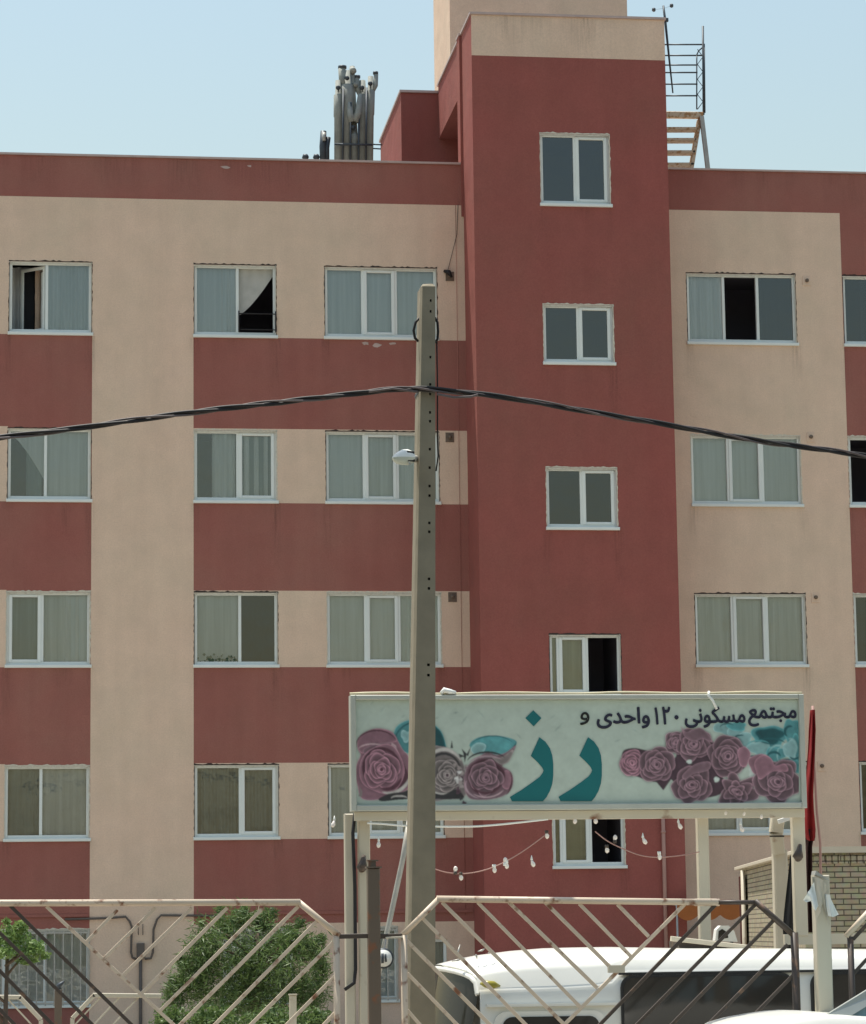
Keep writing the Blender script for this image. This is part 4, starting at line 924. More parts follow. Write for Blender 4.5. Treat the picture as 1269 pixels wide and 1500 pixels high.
# rope light along the top edge
rt = thing('rope_light', 'thin cream and yellow rope light lying along the top edge of the sign', 'rope light', (sx0, SY, sz1))
zt = sz1+.016
pts = [(sx0+.0, SY+.02, zt)]+[(sx0+(sx1-sx0)*t, SY-.01+.012*math.sin(t*40), zt+.006*math.sin(t*23)) for t in [i/30 for i in range(1, 30)]]+[(sx1, SY+.02, zt)]
MB().tube(pts, .014, 6).build('rope', simple('rope_light_plastic', (.66, .58, .38), .5, var=.2, scale=3), rt)
q = MB(); a = sp(655, 1016); q.tube([(a.x-.06, SY-.02, zt), (a.x-.03, SY-.03, zt+.03), (a.x+.02, SY-.03, zt+.015), (a.x+.08, SY-.02, zt+.004)], [.018, .026, .026, .018], 8); q.build('connector', M['plastic'], rt)
q = MB(); a = sp(1037, 1018); q.tube([(a.x, SY-.06, zt+.01), (a.x-.01, SY-.075, zt-.03), (a.x+.03, SY-.075, zt-.08), (a.x+.07, SY-.065, zt-.16)], .013, 6); q.build('loose_end', M['plastic'], rt)
# string lights hung below the sign
def garland(name, label, pts, bulbs, y, mat='plastic', r=.006, bl=True):
    w3 = [P(a_, b_, y) for a_, b_ in pts]; g = thing(name, label, 'string lights', w3[0], 'string lights under the sign')
    cur = []
    for i in range(len(w3)-1):
        for k in range(6):
            t = k/6; p0 = w3[max(i-1, 0)]; p1 = w3[i]; p2 = w3[i+1]; p3 = w3[min(i+2, len(w3)-1)]
            cur.append(.5*((2*p1)+(p2-p0)*t+(2*p0-5*p1+4*p2-p3)*t*t+(-p0+3*p1-3*p2+p3)*t**3))
    cur.append(w3[-1]); MB().tube(cur, r, 6).build('wire', M[mat], g)
    for (bx, by, up_) in bulbs:
        c = P(bx, by, y); s_ = 1 if up_ else -1; o = MB().tube([c, c+Vector((0, 0, .016*s_)), c+Vector((.004, 0, .032*s_)), c+Vector((.004, 0, .052*s_)), c+Vector((.002, 0, .064*s_))], [.009, .013, .021, .018, .005], 10).build('bulb', M['bulb'], g)
        MB().tube([c+Vector((0, 0, -.016*s_)), c+Vector((0, 0, .014*s_))], .018, 8).build('socket', M['gatedark' if bx % 2 else 'plastic'], o)
garland('string_lights', 'pinkish string lights sagging between the concrete pole and the lowest tower window', [(600, 1258), (634, 1272), (660, 1279), (690, 1279), (724, 1270), (762, 1250), (801, 1222)], [(667, 1279, 1), (675, 1280, 0), (724, 1269, 0), (740, 1266, 1), (742, 1263, 0), (801, 1219, 0)], SY+.05, 'pinkpipe')
garland('string_lights', 'string lights sagging under the right half of the sign, tied to the middle post', [(872, 1218), (890, 1232), (912, 1243), (938, 1253), (965, 1256), (1000, 1253), (1025, 1248)], [(901, 1233, 1), (889, 1240, 0), (966, 1250, 0)], SY+.05, 'pinkpipe')
garland('string_lights', 'straight white cable tied under the left half of the sign', [(538, 1206), (560, 1207), (600, 1210), (680, 1211), (720, 1209), (760, 1205), (803, 1200)], [], SY+.03, 'plastic', .011)
for i, (px, py) in enumerate(((490, 1208), (555, 1238), (779, 1266), (942, 1233), (994, 1211), (843, 1203), (872, 1203), (1064, 1191), (1092, 1192), (1115, 1196), (1085, 1215))):
    c = P(px, py-6, SY+.04); lbs = ['loose pale bulb tied at the left edge of the sign post', 'loose white bulb hanging beside the left sign posts', 'small loose bulb hanging low between the pole and the tower window', 'loose pinkish bulb left of the drainpipe under the sign', 'loose pinkish bulb right of the drainpipe under the sign',
     'bulb under the sign edge over the tower window, left one', 'bulb under the sign edge over the tower window, right one', 'bulb at the bottom edge of the sign just right of the middle post', 'second bulb right of the middle post at the bottom edge of the sign', 'third bulb right of the middle post at the bottom edge of the sign', 'slanting bulb before the window below the right part of the sign']
    b = thing('loose_bulb', lbs[i], 'bulb', c, 'loose bulbs hanging from the sign'); t = Vector((random.uniform(-.03, .03), -.01, 0))
    MB().tube([c, c-Vector((0, 0, .018))+t*.3, c-Vector((0, 0, .035))+t*.6, c-Vector((0, 0, .055))+t, c-Vector((0, 0, .066))+t], [.009, .014, .021, .018, .004], 10).build('glass', M['bulb'], b)
    MB().tube([c+Vector((0, 0, .045)), c+Vector((0, 0, .016)), c+Vector((0, 0, .0))], [.003, .010, .014], 6).build('hanging_wire', M['plastic'], b)
# bracket box on the brown post side, curved cream post under the right end of the sign
yb2 = SY+1.2
cp_ = thing('floodlight_post', 'cream square post with a bowed top under the right end of the sign', 'post', P(1140, 1500, yb2))
q = MB(); q.bar(P(1142, 1245, yb2), Vector((P(1144, 1390, yb2).x, yb2, 0)), .14, .12); q.build('post', M['stone'], cp_)
q = MB(); q.bar(P(1140, 1196, yb2-.1), P(1137, 1220, yb2-.1), .13, .10); q.bar(P(1137, 1220, yb2-.1), P(1141, 1250, yb2-.05), .12, .10); q.build('bowed_head', M['postcream'], cp_)
q = MB(); q.tube([P(1128, 1225, yb2-.17), P(1149, 1225, yb2-.17)], .009, 6); q.build('tie', M['dark'], cp_)
q = MB(); q.bar(P(1140, 1204, yb2-.2), P(1158, 1198, yb2-.2), .045, .03); q.build('tube_lamp', M['plastic'], cp_)

# ================================================================ concrete utility pole with lamp and power cable
PY = 24.0
def pl(px, py, y=PY): return P(px, py, y)
pole = thing('utility_pole', 'tall weathered concrete utility pole with bolt holes standing before the sign', 'utility pole', (pl(618, 1300).x, PY, 0))
topL, topR = pl(617, 419), pl(638, 419); botL, botR = pl(600, 1300), pl(638, 1300)
def interp(z):
    t = (z-topL.z)/(botL.z-topL.z); return topL.x+(botL.x-topL.x)*t, topR.x+(botR.x-topR.x)*t
ztop = topL.z
q = MB(); hp = [440, 456, 523, 563, 577, 604, 617, 658, 685, 712, 726, 766, 779, 848, 862, 974, 989]
hz = sorted([pl(629, y_).z for y_ in hp]); zr = [0.0]+[e for z in hz for e in (z-.011, z+.011)]+[ztop]
def colx(z, f): a_, b_ = interp(z); return a_+(b_-a_)*f
fr_ = [0.0, .10, .62, .74, .96, 1.0]; dep = .20
for k in range(len(zr)-1):
    z0_, z1_ = zr[k], zr[k+1]; hole = k % 2 == 1
    # a flat front face with a recessed chamfer on its left side
    def fpnt(z, f): return Vector((colx(z, f), PY+(.05 if f == 0 else 0.0), z))
    for c in range(5):
        if hole and c == 2: continue
        q.quad(fpnt(z0_, fr_[c]), fpnt(z0_, fr_[c+1]), fpnt(z1_, fr_[c+1]), fpnt(z1_, fr_[c]))
    if hole:
        a_, b_, c_, d_ = fpnt(z0_, .62), fpnt(z0_, .74), fpnt(z1_, .74), fpnt(z1_, .62); o_ = Vector((0, .06, 0))
        for u_, v_ in ((a_, b_), (b_, c_), (c_, d_), (d_, a_)): q.quad(u_, v_, v_+o_, u_+o_, 1)
        q.quad(a_+o_, b_+o_, c_+o_, d_+o_, 1)
    q.quad(fpnt(z0_, 0), fpnt(z1_, 0), fpnt(z1_, 0)+Vector((0, dep, 0)), fpnt(z0_, 0)+Vector((0, dep, 0)))
    q.quad(fpnt(z0_, 1), fpnt(z0_, 1)+Vector((0, dep+.05, 0)), fpnt(z1_, 1)+Vector((0, dep+.05, 0)), fpnt(z1_, 1))
a_, b_ = interp(ztop); q.add([(a_, PY+.05, ztop), (a_+.012, PY, ztop), (b_, PY, ztop), (b_, PY+dep+.05, ztop), (a_, PY+dep+.05, ztop), (a_+.02, PY+.05, ztop+.03), (b_-.02, PY+.03, ztop+.03), (b_-.02, PY+dep, ztop+.03), (a_+.02, PY+dep, ztop+.03)], [(0, 1, 5), (1, 2, 6, 5), (2, 3, 7, 6), (3, 4, 8, 7), (4, 0, 5, 8), (5, 6, 7, 8)])
q.build('shaft', [M['concrete'], M['dark']], pole)
# clamp strap and cable loops near the top
q = MB(); z = pl(620, 570).z; a_, b_ = interp(z); q.box(a_-.006, b_+.006, PY+.045, PY+dep+.06, z-.03, z-.005); q.build('strap', M['darksteel'], pole)
for s_, pts in ((0, [(615, 465), (609, 472), (606, 484), (608, 495), (613, 500)]), (1, [(637, 465), (641, 472), (642, 486), (641, 497), (637, 502)])):
    MB().tube([pl(a_, b_, PY+.1) for a_, b_ in pts], .012, 6).build('cable_loop', M['black'], pole)
q = MB(); q.tube([pl(640, 500, PY+.12), pl(641, 560, PY+.12), pl(641, 640, PY+.12), pl(642, 668, PY+.12), pl(639, 690, PY+.12)], .007, 6); q.build('cable_drop', M['black'], pole)
# lamp head
lm = thing('street_lamp', 'small white street lamp head clamped to the left side of the concrete pole', 'lamp', pl(606, 672))
rings = []; c0 = pl(608, 671, PY-.05); ln = pl(572, 671, PY-.05).x-c0.x
def ring(t, hw, ht, hb, n=14):
    out = []
    for k in range(n):
        a = 2*math.pi*k/n; s, c = math.sin(a), math.cos(a)
        out.append(Vector((c0.x+ln*t, c0.y+hw*c-.10*t, c0.z+(ht if s > 0 else hb)*s-.016*t)))
    return out
prof = [(0.02, .045, .045, .03), (.12, .055, .06, .045), (.30, .065, .075, .06), (.55, .068, .072, .062), (.78, .055, .045, .05), (.93, .035, .018, .03), (1.0, .008, .0, .008)]
q = MB(); rr = [ring(*p) for p in prof]; n = 14
q.add([v for r_ in rr for v in r_], [(i*n+j, i*n+(j+1) % n, (i+1)*n+(j+1) % n, (i+1)*n+j) for i in range(len(rr)-1) for j in range(n) if j < 7], 0, True)
q.build('housing', M['plastic'], lm)
q = MB(); q.add([v for r_ in rr for v in r_], [(i*n+j, i*n+(j+1) % n, (i+1)*n+(j+1) % n, (i+1)*n+j) for i in range(len(rr)-1) for j in range(n) if j >= 7], 0, True)
q.build('lens', simple('milky_lamp_cover', (.52, .56, .48), .2, var=.08), lm)
q = MB(); q.bar(pl(596, 668, PY-.13), pl(606, 669, PY-.08), .09, .03); q.build('gear_cover', M['black'], lm)
q = MB(); q.tube([pl(600, 672, PY-.0), pl(612, 672, PY+.06)], .03, 8); q.tube([pl(600, 679, PY-.125), pl(600, 679, PY-.145)], .012, 8); q.build('arm', M['steel'], lm)
# twisted cable bundle, fixed to the pole
CYY = PY-.04
cpts = [(-420, 704), (-200, 668), (0, 641), (100, 629), (220, 612), (340, 597), (420, 588), (500, 579), (560, 572), (606, 569), (640, 571), (690, 576), (760, 585), (870, 604), (1000, 626), (1120, 647), (1269, 668), (1450, 706), (1700, 770)]
cur = []
for i in range(len(cpts)-1):
    for k in range(14):
        t = k/14; a, b = cpts[i], cpts[i+1]; p0, p3 = cpts[max(i-1, 0)], cpts[min(i+2, len(cpts)-1)]
        f_ = [.5*((2*a[j])+(-p0[j]+b[j])*t+(2*p0[j]-5*a[j]+4*b[j]-p3[j])*t*t+(-p0[j]+3*a[j]-3*b[j]+p3[j])*t**3) for j in (0, 1)]
        cur.append(P(f_[0], f_[1], CYY))
cb = thing('power_cable', 'thick twisted black power cable crossing the whole facade, held by the concrete pole', 'cable', pl(620, 570))
for k, (mt_, rr_) in enumerate((('black', .016), ('black', .015), ('cable2', .010))):
    pts = []; s = 0
    for i, p in enumerate(cur):
        if i: s += (p-cur[i-1]).length
        a = s*5.0+k*2.09+.7*math.sin(s*1.3); rad = .013 if k < 2 else .019
        pts.append(p+Vector((0, math.cos(a)*rad, math.sin(a)*rad)))
    MB().tube(pts, rr_, 6).build('strand', M[mt_], cb)
q = MB(); q.tube([pl(540, 574, CYY-.02), pl(575, 569, CYY-.03), pl(612, 574, CYY-.02)], .011, 6); q.tube([pl(640, 577, CYY-.02), pl(665, 582, CYY-.03), pl(690, 581, CYY-.03), pl(700, 578, CYY-.02)], .011, 6); q.build('splice', M['cable2'], cb)

# ================================================================ entrance gates
GY = 23.0
def g(px, py, y=GY): return P(px, py, y)
def leaf(label, frame, dframe, bars, dbars, base):
    t = thing('gate_leaf', label, 'gate', (g(base, 1400).x, GY, 0), 'leaves of the entrance gate')
    def down(p): return Vector((p.x, p.y, .08))
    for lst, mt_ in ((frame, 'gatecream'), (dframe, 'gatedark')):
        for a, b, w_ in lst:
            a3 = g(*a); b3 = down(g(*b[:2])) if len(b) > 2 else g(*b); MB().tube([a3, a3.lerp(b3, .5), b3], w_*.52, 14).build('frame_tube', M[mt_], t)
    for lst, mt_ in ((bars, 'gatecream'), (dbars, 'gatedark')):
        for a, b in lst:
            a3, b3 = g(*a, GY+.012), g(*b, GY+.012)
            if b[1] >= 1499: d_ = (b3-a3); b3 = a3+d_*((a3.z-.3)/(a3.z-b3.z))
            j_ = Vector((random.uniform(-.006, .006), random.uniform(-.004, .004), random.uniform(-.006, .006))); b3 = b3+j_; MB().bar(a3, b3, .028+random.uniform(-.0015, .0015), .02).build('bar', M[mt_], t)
    return t
def ext(a, b, y=1500):
    """carry a bar on to photo row 1500"""
    t = (y-a[1])/(b[1]-a[1]); return (a[0]+(b[0]-a[0])*t, y)
L1 = leaf('cream and brown gate leaf with chevron bars, left of the brown centre post',
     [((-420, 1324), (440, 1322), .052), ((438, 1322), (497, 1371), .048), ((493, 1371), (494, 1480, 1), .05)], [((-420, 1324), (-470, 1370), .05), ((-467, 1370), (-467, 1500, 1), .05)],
     [((68, 1328), (252, 1500)), ((172, 1333), (127, 1380)), ((228, 1330), (151, 1406)), ((281, 1330), (177, 1431)), ((333, 1330), (207, 1456)), ((386, 1330), (232, 1484)), ((437, 1328), (265, 1500)),
      ((464, 1350), (316, 1500)), ((489, 1380), (369, 1500)), ((491, 1430), (421, 1500)), ((491, 1484), (476, 1500))],
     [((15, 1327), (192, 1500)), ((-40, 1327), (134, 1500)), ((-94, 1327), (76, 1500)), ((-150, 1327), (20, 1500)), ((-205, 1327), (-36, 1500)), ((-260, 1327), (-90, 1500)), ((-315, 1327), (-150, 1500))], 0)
L2 = leaf('cream and brown gate leaf with chevron bars in front of the white minibus',
     [((590, 1370), (643, 1317), .045), ((640, 1317), (1052, 1322), .052), ((592, 1370), (593, 1480, 1), .05)],
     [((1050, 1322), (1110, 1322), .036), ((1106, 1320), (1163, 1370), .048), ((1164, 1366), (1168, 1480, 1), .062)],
     [((595, 1377), (716, 1500)), ((597, 1426), (668, 1500)), ((597, 1480), (614, 1500)), ((618, 1344), (769, 1500)), ((648, 1322), (827, 1500)), ((700, 1322), (852, 1477)), ((746, 1322), (876, 1448)),
      ((799, 1322), (893, 1416)), ((849, 1324), (925, 1401)), ((905, 1325), (950, 1372)), ((1003, 1325), (828, 1500))],
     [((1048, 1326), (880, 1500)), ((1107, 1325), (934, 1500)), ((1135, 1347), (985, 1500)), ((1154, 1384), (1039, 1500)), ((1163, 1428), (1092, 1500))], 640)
L3 = leaf('gate leaf with a sloping cream corner, right of the cream post with rags',
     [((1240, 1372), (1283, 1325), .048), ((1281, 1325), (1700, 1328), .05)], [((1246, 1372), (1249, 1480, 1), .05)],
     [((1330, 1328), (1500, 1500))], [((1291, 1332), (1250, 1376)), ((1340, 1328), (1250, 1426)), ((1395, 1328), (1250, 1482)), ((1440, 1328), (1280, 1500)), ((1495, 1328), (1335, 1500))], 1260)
MB().tube([(g(1018, 1322, GY+.03)), g(1054, 1322, GY+.03)], .03, 8).build('sleeve', M['gatecream'], L2)
q = MB(); a = g(893, 1418); q.box(a.x-.01, g(915, 1418).x, GY-.02, GY+.03, a.z-.04, a.z+.02); q.build('latch_plate', M['postcream'], L2)
# brown centre post with hinge arms
bp = thing('gate_post', 'brown square post between the two chevron gate leaves', 'post', (g(547, 1400).x, GY, 0))
a, b = g(538, 1272), g(556, 1272); q = MB(); q.bbox(a.x, b.x, GY-.04, GY+.06, 0, a.z, .008); q.build('post', M['postbrown'], bp)
q = MB(); q.box(a.x-.01, b.x+.015, GY-.05, GY+.07, a.z, a.z+.012); q.box(a.x+.01, b.x-.03, GY-.02, GY+.04, a.z+.012, a.z+.055); q.box(a.x, b.x-.01, GY-.03, GY+.05, a.z+.055, a.z+.066); q.build('bracket', M['postbrown'], bp)
for x0_, x1_ in ((497, 540), (554, 590)): MB().bar(g(x0_, 1372), g(x1_, 1371), .038, .03).build('hinge_arm', M['gatedark'], bp)
MB().bar(g(565, 1374, GY-.03), g(590, 1373, GY-.03), .015, .02).build('bolt', M['postcream'], bp)
# cream post with rags
rp = thing('gate_post', 'cream square post with torn rags tied to its top, at the right gate', 'post', (g(1206, 1400).x, GY-.1, 0))
a, b = g(1192, 1282, GY-.12), g(1212, 1282, GY-.12); q = MB()
q.bbox(a.x+.01, b.x+.02, GY-.12, GY, 0, a.z, .008); q.build('post', M['postcream'], rp)
q = MB(); q.add([(a.x+.01, GY-.125, a.z-.0), (a.x+.02, GY-.13, a.z+.035), (b.x+.0, GY-.13, a.z-.03), (b.x+.02, GY-.125, a.z-.05), (a.x+.012, GY, a.z), (a.x+.02, GY, a.z+.035), (b.x, GY, a.z-.03)], [(0, 1, 2, 3), (1, 5, 6, 2), (0, 4, 5, 1)]); q.build('bent_cap', M['steel'], rp)
def rag_(label, pts, mat, n=7, y=GY-.16):
    # cloth hanging between an upper and a lower outline
    upl, lol = pts; gr = []
    for j in range(n+1):
        t = j/n; row = []
        for i in range(n+1):
            s = i/n; k = s*(len(upl)-1); i0 = min(int(k), len(upl)-2); f_ = k-i0
            ax = upl[i0][0]+(upl[i0+1][0]-upl[i0][0])*f_, upl[i0][1]+(upl[i0+1][1]-upl[i0][1])*f_
            bx = lol[i0][0]+(lol[i0+1][0]-lol[i0][0])*f_, lol[i0][1]+(lol[i0+1][1]-lol[i0][1])*f_
            p = P(ax[0]+(bx[0]-ax[0])*t, ax[1]+(bx[1]-ax[1])*t, y); p.y += .02*math.sin(s*7+t*3)+.012*math.sin(s*15)
            row.append(p)
        gr.append(row)
    return MB().sheet(gr).build('rag', M[mat], None, label=label, cat='rag', group='rags on the cream gate post')
rag_('torn white rag tied to the left of the cream post top', ([(1193, 1292), (1187, 1304), (1182, 1308), (1178, 1318)], [(1200, 1326), (1193, 1336), (1190, 1320), (1181, 1322)]), 'plastic')
rag_('torn pale rag hanging right of the cream post', ([(1209, 1310), (1213, 1310), (1217, 1312)], [(1214, 1342), (1221, 1344), (1229, 1340)]), 'plastic')
rag_('greenish rag wrapped round the cream post top', ([(1190, 1284), (1200, 1286), (1212, 1296)], [(1196, 1352), (1206, 1320), (1215, 1358)]), 'stone', y=GY-.15)
# round white plate hung by the posts
pt_ = thing('round_plate', 'round white plate with a dark rim hung beside the brown gate post', 'plate', g(562, 1404, GY+.9))
c = g(562, 1404, GY+.9); MB().tube([c+Vector((0, .02, 0)), c], .085, 24).build('rim', M['darksteel'], pt_)
MB().tube([c+Vector((0, .01, 0)), c-Vector((0, .006, 0))], .070, 24).build('face', M['plastic'], pt_)
q = MB(); q.tube([c-Vector((0.01, .012, .04)), c+Vector((-.01, -.012, .04))], .012, 6); q.tube([c+Vector((.02, -.012, -.03)), c+Vector((.015, -.012, .035))], .008, 6); q.build('mark', M['darksteel'], pt_)
MB().tube([c+Vector((0, .03, .0)), P(566, 1372, SY+.16)], .006, 5).build('stay', M['darksteel'], pt_)

# ================================================================ flags
def cloth(name, label, rows, y, mat, cat, dep=.04, parent=None, folds=3):
    gr = []
    for j, (xl, xr, py) in enumerate(rows):
        row = []
        for i in range(13):
            s = i/12; p = P(xl+(xr-xl)*s, py, y); p.y += dep*math.sin(s*folds*3.14+j*.35); row.append(p)
        gr.append(row)
    return MB().sheet(gr).build(name, M[mat], parent, label=label if parent is None else None, cat=cat if parent is None else None)
fly = SY+.55
fl = thing('flag', 'furled dark red flag on a thin pole just right of the sign', 'flag', P(1196, 1250, fly))
MB().tube([P(1191, 1034, fly+.06), P(1193, 1120, fly+.06), P(1197, 1190, fly+.06), P(1202, 1236, fly+.06), P(1204, 1400, fly+.06), (P(1206, 1450, fly+.06).x, fly+.06, 0)], .013, 8).build('pole', M['pinkpipe'], fl)
cloth('red_cloth', '', [(1188, 1193, 1040), (1186, 1195, 1070), (1185, 1194, 1100), (1183, 1193, 1130), (1179, 1193, 1165), (1178, 1195, 1190), (1178, 1197, 1215), (1181, 1196, 1226), (1184, 1194, 1232)], fly, 'redcloth', 'flag', .05, fl, 4)
cloth('dark_cloth', '', [(1180, 1194, 1215), (1178, 1190, 1240), (1177, 1191, 1280), (1178, 1193, 1320), (1180, 1194, 1345), (1181, 1193, 1366)], fly+.03, 'maroon', 'flag', .05, fl, 4)
bf = thing('black_pennant', 'narrow black cloth pennant hanging left of the right sign post', 'pennant', P(1158, 1370, SY+.3))
cloth('cloth', '', [(1158, 1160, 1254), (1156, 1162, 1275), (1153, 1163, 1305), (1150, 1164, 1335), (1148, 1165, 1360), (1150, 1166, 1392)], SY+.32, 'blackcloth', 'pennant', .03, bf, 2)
MB().tube([P(1159, 1253, SY+.32), P(1163, 1248, SY+.24)], .006, 5).build('tie', M['black'], bf)

# ================================================================ vehicles
def loft(secs, mi=0, close=True):
    q = MB(); n = len(secs[0]); q.add([v for s in secs for v in s], [(i*n+j, i*n+j+1, (i+1)*n+j+1, (i+1)*n+j) for i in range(len(secs)-1) for j in range(n-1)], mi, True)
    if close:
        for s in (secs[0], secs[-1]): q.add(s, [tuple(range(n))], mi)
    return q
VN, VF = 24.8, 26.5
vx = lambda px: P(px, 1430, VN).x
van = thing('minibus', 'white minibus with a domed roof and dark side windows parked behind the gate', 'minibus', (vx(950), (VN+VF)/2, 0))
zcr = P(850, 1388, 25.6).z
def sec(X, ze, zt, bow=0.0, zlow=.35, fac=1.0):
    pts = []
    def add(y, z):
        s = (y-VN)/(VF-VN); pts.append(Vector((X-bow*math.sin(math.pi*min(1, max(0, s))), y, z)))
    add(VN, zlow); add(VN-.03, zlow+.3); add(VN-.02, ze-.45); add(VN, ze-.02); add(VN+.012, ze)
    n = 14
    for i in range(n+1):
        a = math.pi*i/n; y = (VN+VF)/2-math.cos(a)*((VF-VN)/2-.02); pts_z = ze+.01+(zt-ze-.01)*math.sin(a)**.55
        add(y, pts_z)
    add(VF-.012, ze); add(VF, ze-.02); add(VF+.02, ze-.45); add(VF+.03, zlow+.3); add(VF, zlow)
    return pts
zg = lambda py: P(800, py, VN).z
prof = [(703, 1450, 1412), (715, 1449, 1405), (735, 1448, 1399), (770, 1447, 1393), (820, 1446, 1389), (870, 1444, 1388), (897, 1440, 1388), (908, 1429, 1388), (920, 1424, 1388), (1040, 1424, 1389), (1160, 1424, 1389), (1300, 1425, 1390), (1480, 1426, 1391)]
secs = [sec(vx(a), zg(b), zcr if c == 1388 else P(a, c, 25.6).z, .26 if a < 712 else .2*max(0, (760-a)/60)) for a, b, c in prof]
body = loft(secs).build('body', M['vanwhite'], van); sel_normals(body)
# windscreen and nose
arch = secs[0][4:-4]; n = len(arch); low = []; mid = []
for p in arch:
    s = (p.y-VN)/(VF-VN); low.append(Vector((vx(708)-.10-.30*math.sin(math.pi*s)**.7, p.y, .95))); mid.append(Vector((vx(708)-.52-.30*math.sin(math.pi*s)**.7, p.y, .80)))
q = MB(); up_ = [p+Vector((-.012, 0, -.035)) for p in arch]; q.add(up_+low, [(i, i+1, n+i+1, n+i) for i in range(n-1)], 0, True); q.build('windscreen', M['vehglass'], van)
q = MB(); q.tube([up_[i] for i in range(n)], .022, 8); q.tube([up_[-2], low[-2]], .03, 8); q.build('windscreen_frame', M['vanwhite'], van)
q = MB(); q.add(low+mid+[Vector((p.x-.05, p.y, .35)) for p in mid], [(k*n+i, k*n+i+1, (k+1)*n+i+1, (k+1)*n+i) for k in (0, 1) for i in range(n-1)], 0, True)
q.add([low[0], mid[0], Vector((mid[0].x-.05, VN, .35)), Vector((vx(703), VN, .35)), Vector((vx(703), VN, .95))], [(0, 1, 2, 3, 4)]); q.build('nose', M['vanwhite'], van)
q = MB()
for s in (.3, .62):
    i = int(s*n); q.tube([low[i]+Vector((-.03, 0, 0)), (low[i]+up_[i])/2+Vector((-.05, .2, -.1))], .01, 6)
q.build('wiper', M['black'], van)
def rrect(x0, x1, z0, z1, r, n=5):
    pts = []
    for cx_, cz_, a0 in ((x1-r, z1-r, 0), (x0+r, z1-r, 90), (x0+r, z0+r, 180), (x1-r, z0+r, 270)):
        for k in range(n+1): a = R(a0+90*k/n); pts.append((cx_+r*math.cos(a), cz_+r*math.sin(a)))
    return pts
def vwin(xa, xb, yt, zb, r, name='side_window', seal=True):
    x0, x1, z1 = vx(xa), vx(xb), zg(yt)
    if seal: o = MB().prism(rrect(x0-.022, x1+.022, zb-.022, z1+.022, r+.02), VN-.040, VN+.02).build(name, M['rubber'], van); MB().prism(rrect(x0, x1, zb, z1, r), VN-.046, VN+.0).build('glass', M['vehglass'], o)
    return o
vwin(912, 1158, 1434, .80, .09); vwin(1190, 1420, 1434, .80, .09)
o = MB().prism(rrect(vx(722), vx(886), .35, zg(1481), .11), VN-.034, VN+.02).build('door', M['vanwhite'], van)
MB().prism(rrect(vx(734), vx(876), .80, zg(1489), .09), VN-.044, VN).build('door_window', M['vehglass'], o)
q = MB(); q.box(vx(712), vx(902), VN-.055, VN, zg(1474), zg(1470)); q.build('rain_gutter', M['vanwhite'], van)
q = MB(); q.box(vx(906), vx(1420), VN-.035, VN, zg(1430), zg(1426.5)); q.build('window_top_trim', M['rubber'], van)
q = MB(); c = P(720, 1443, VN-.03); q.tube([c+Vector((-.09, .03, .012)), c+Vector((-.05, 0, .008)), c+Vector((.02, 0, 0)), c+Vector((.08, .03, -.01))], [.01, .032, .034, .008], 10); q.build('marker_lamp', M['amber'], van)
q = MB(); rsrc = random.Random(3)
for i in range(5):
    a_ = P(1000+i*60, 1403, VN+.25); q.box(a_.x, a_.x+.22, VN+.2, VN+.23, a_.z-.004, a_.z+.01)
q.build('roof_rib', M['signframe'], van)
for xw in (780, 1330):
    o = MB().tube([(vx(xw), VN-.05, .34), (vx(xw), VN+.16, .34)], .33, 24).build('wheel', M['rubber'], van); MB().tube([(vx(xw), VN-.06, .34), (vx(xw), VN, .34)], .19, 20).build('rim', M['steel'], o)
# twigs lying at the roof's front edge
q = MB()
for (x, y, dx, dy) in ((668, 1400, 6, -16), (662, 1408, 16, -4), (700, 1394, 10, -4), (697, 1398, 2, 7), (715, 1396, 8, -3), (672, 1403, 10, 2)):
    q.tube([P(x, y, 25.0), P(x+dx*.6, y+dy*.4, 25.0), P(x+dx, y+dy, 25.02)], [.004, .009, .003], 5)
q.build('twigs', M['steel'], None, label='few pale dry twigs on the front edge of the minibus roof', cat='twigs')
# rack tray with a mirror on the roof
ry = 25.9
rk = thing('roof_tray', 'long dark tray with a pale rim lying on the minibus roof', 'tray', P(1040, 1392, ry))
q = MB(); a, b, c, d = P(984, 1375, ry), P(1092, 1386, ry), P(1098, 1394, ry-.25), P(990, 1391, ry-.25)
q.prism([(P(990, 1379, ry).x, P(990, 1379, ry).z), (P(1096, 1388, ry).x, P(1096, 1388, ry).z), (P(1101, 1396, ry).x, P(1101, 1396, ry).z), (P(992, 1394, ry).x, P(992, 1394, ry).z)], ry-.12, ry+.3); q.build('tray', M['gatedark'], rk)
MB().bar(P(983, 1375, ry-.14), P(1096, 1388, ry-.14), .045, .05).build('rim', M['stone'], rk)
# white cased mirror behind it
my = 28.6
mr = thing('mirror', 'white cased mirror seen behind the roof tray under the awning', 'mirror', P(1062, 1378, my))
q = MB(); ol = [(1048, 1378), (1050, 1362), (1055, 1357), (1066, 1356), (1073, 1362), (1080, 1372), (1081, 1380), (1068, 1380), (1066, 1367), (1058, 1361), (1053, 1365), (1051, 1379)]
c_ = [(P(a, b, my).x, P(a, b, my).z) for a, b in [(1048, 1378), (1050, 1362), (1056, 1356), (1068, 1356), (1076, 1364), (1081, 1380)]]
q.prism(c_, my, my+.12); q.build('casing', M['plastic'], mr)
q = MB(); q.prism([(P(a, b, my).x, P(a, b, my).z) for a, b in [(1052, 1376), (1053, 1364), (1058, 1361), (1066, 1366), (1067, 1374)]], my-.006, my); q.build('mirror_glass', M['vehglass'], mr)
q = MB(); q.tube([P(1072, 1378, my+.06), (P(1074, 1400, my+.06).x, my+.06, 0)], .02, 8); q.build('stand', M['darksteel'], mr)

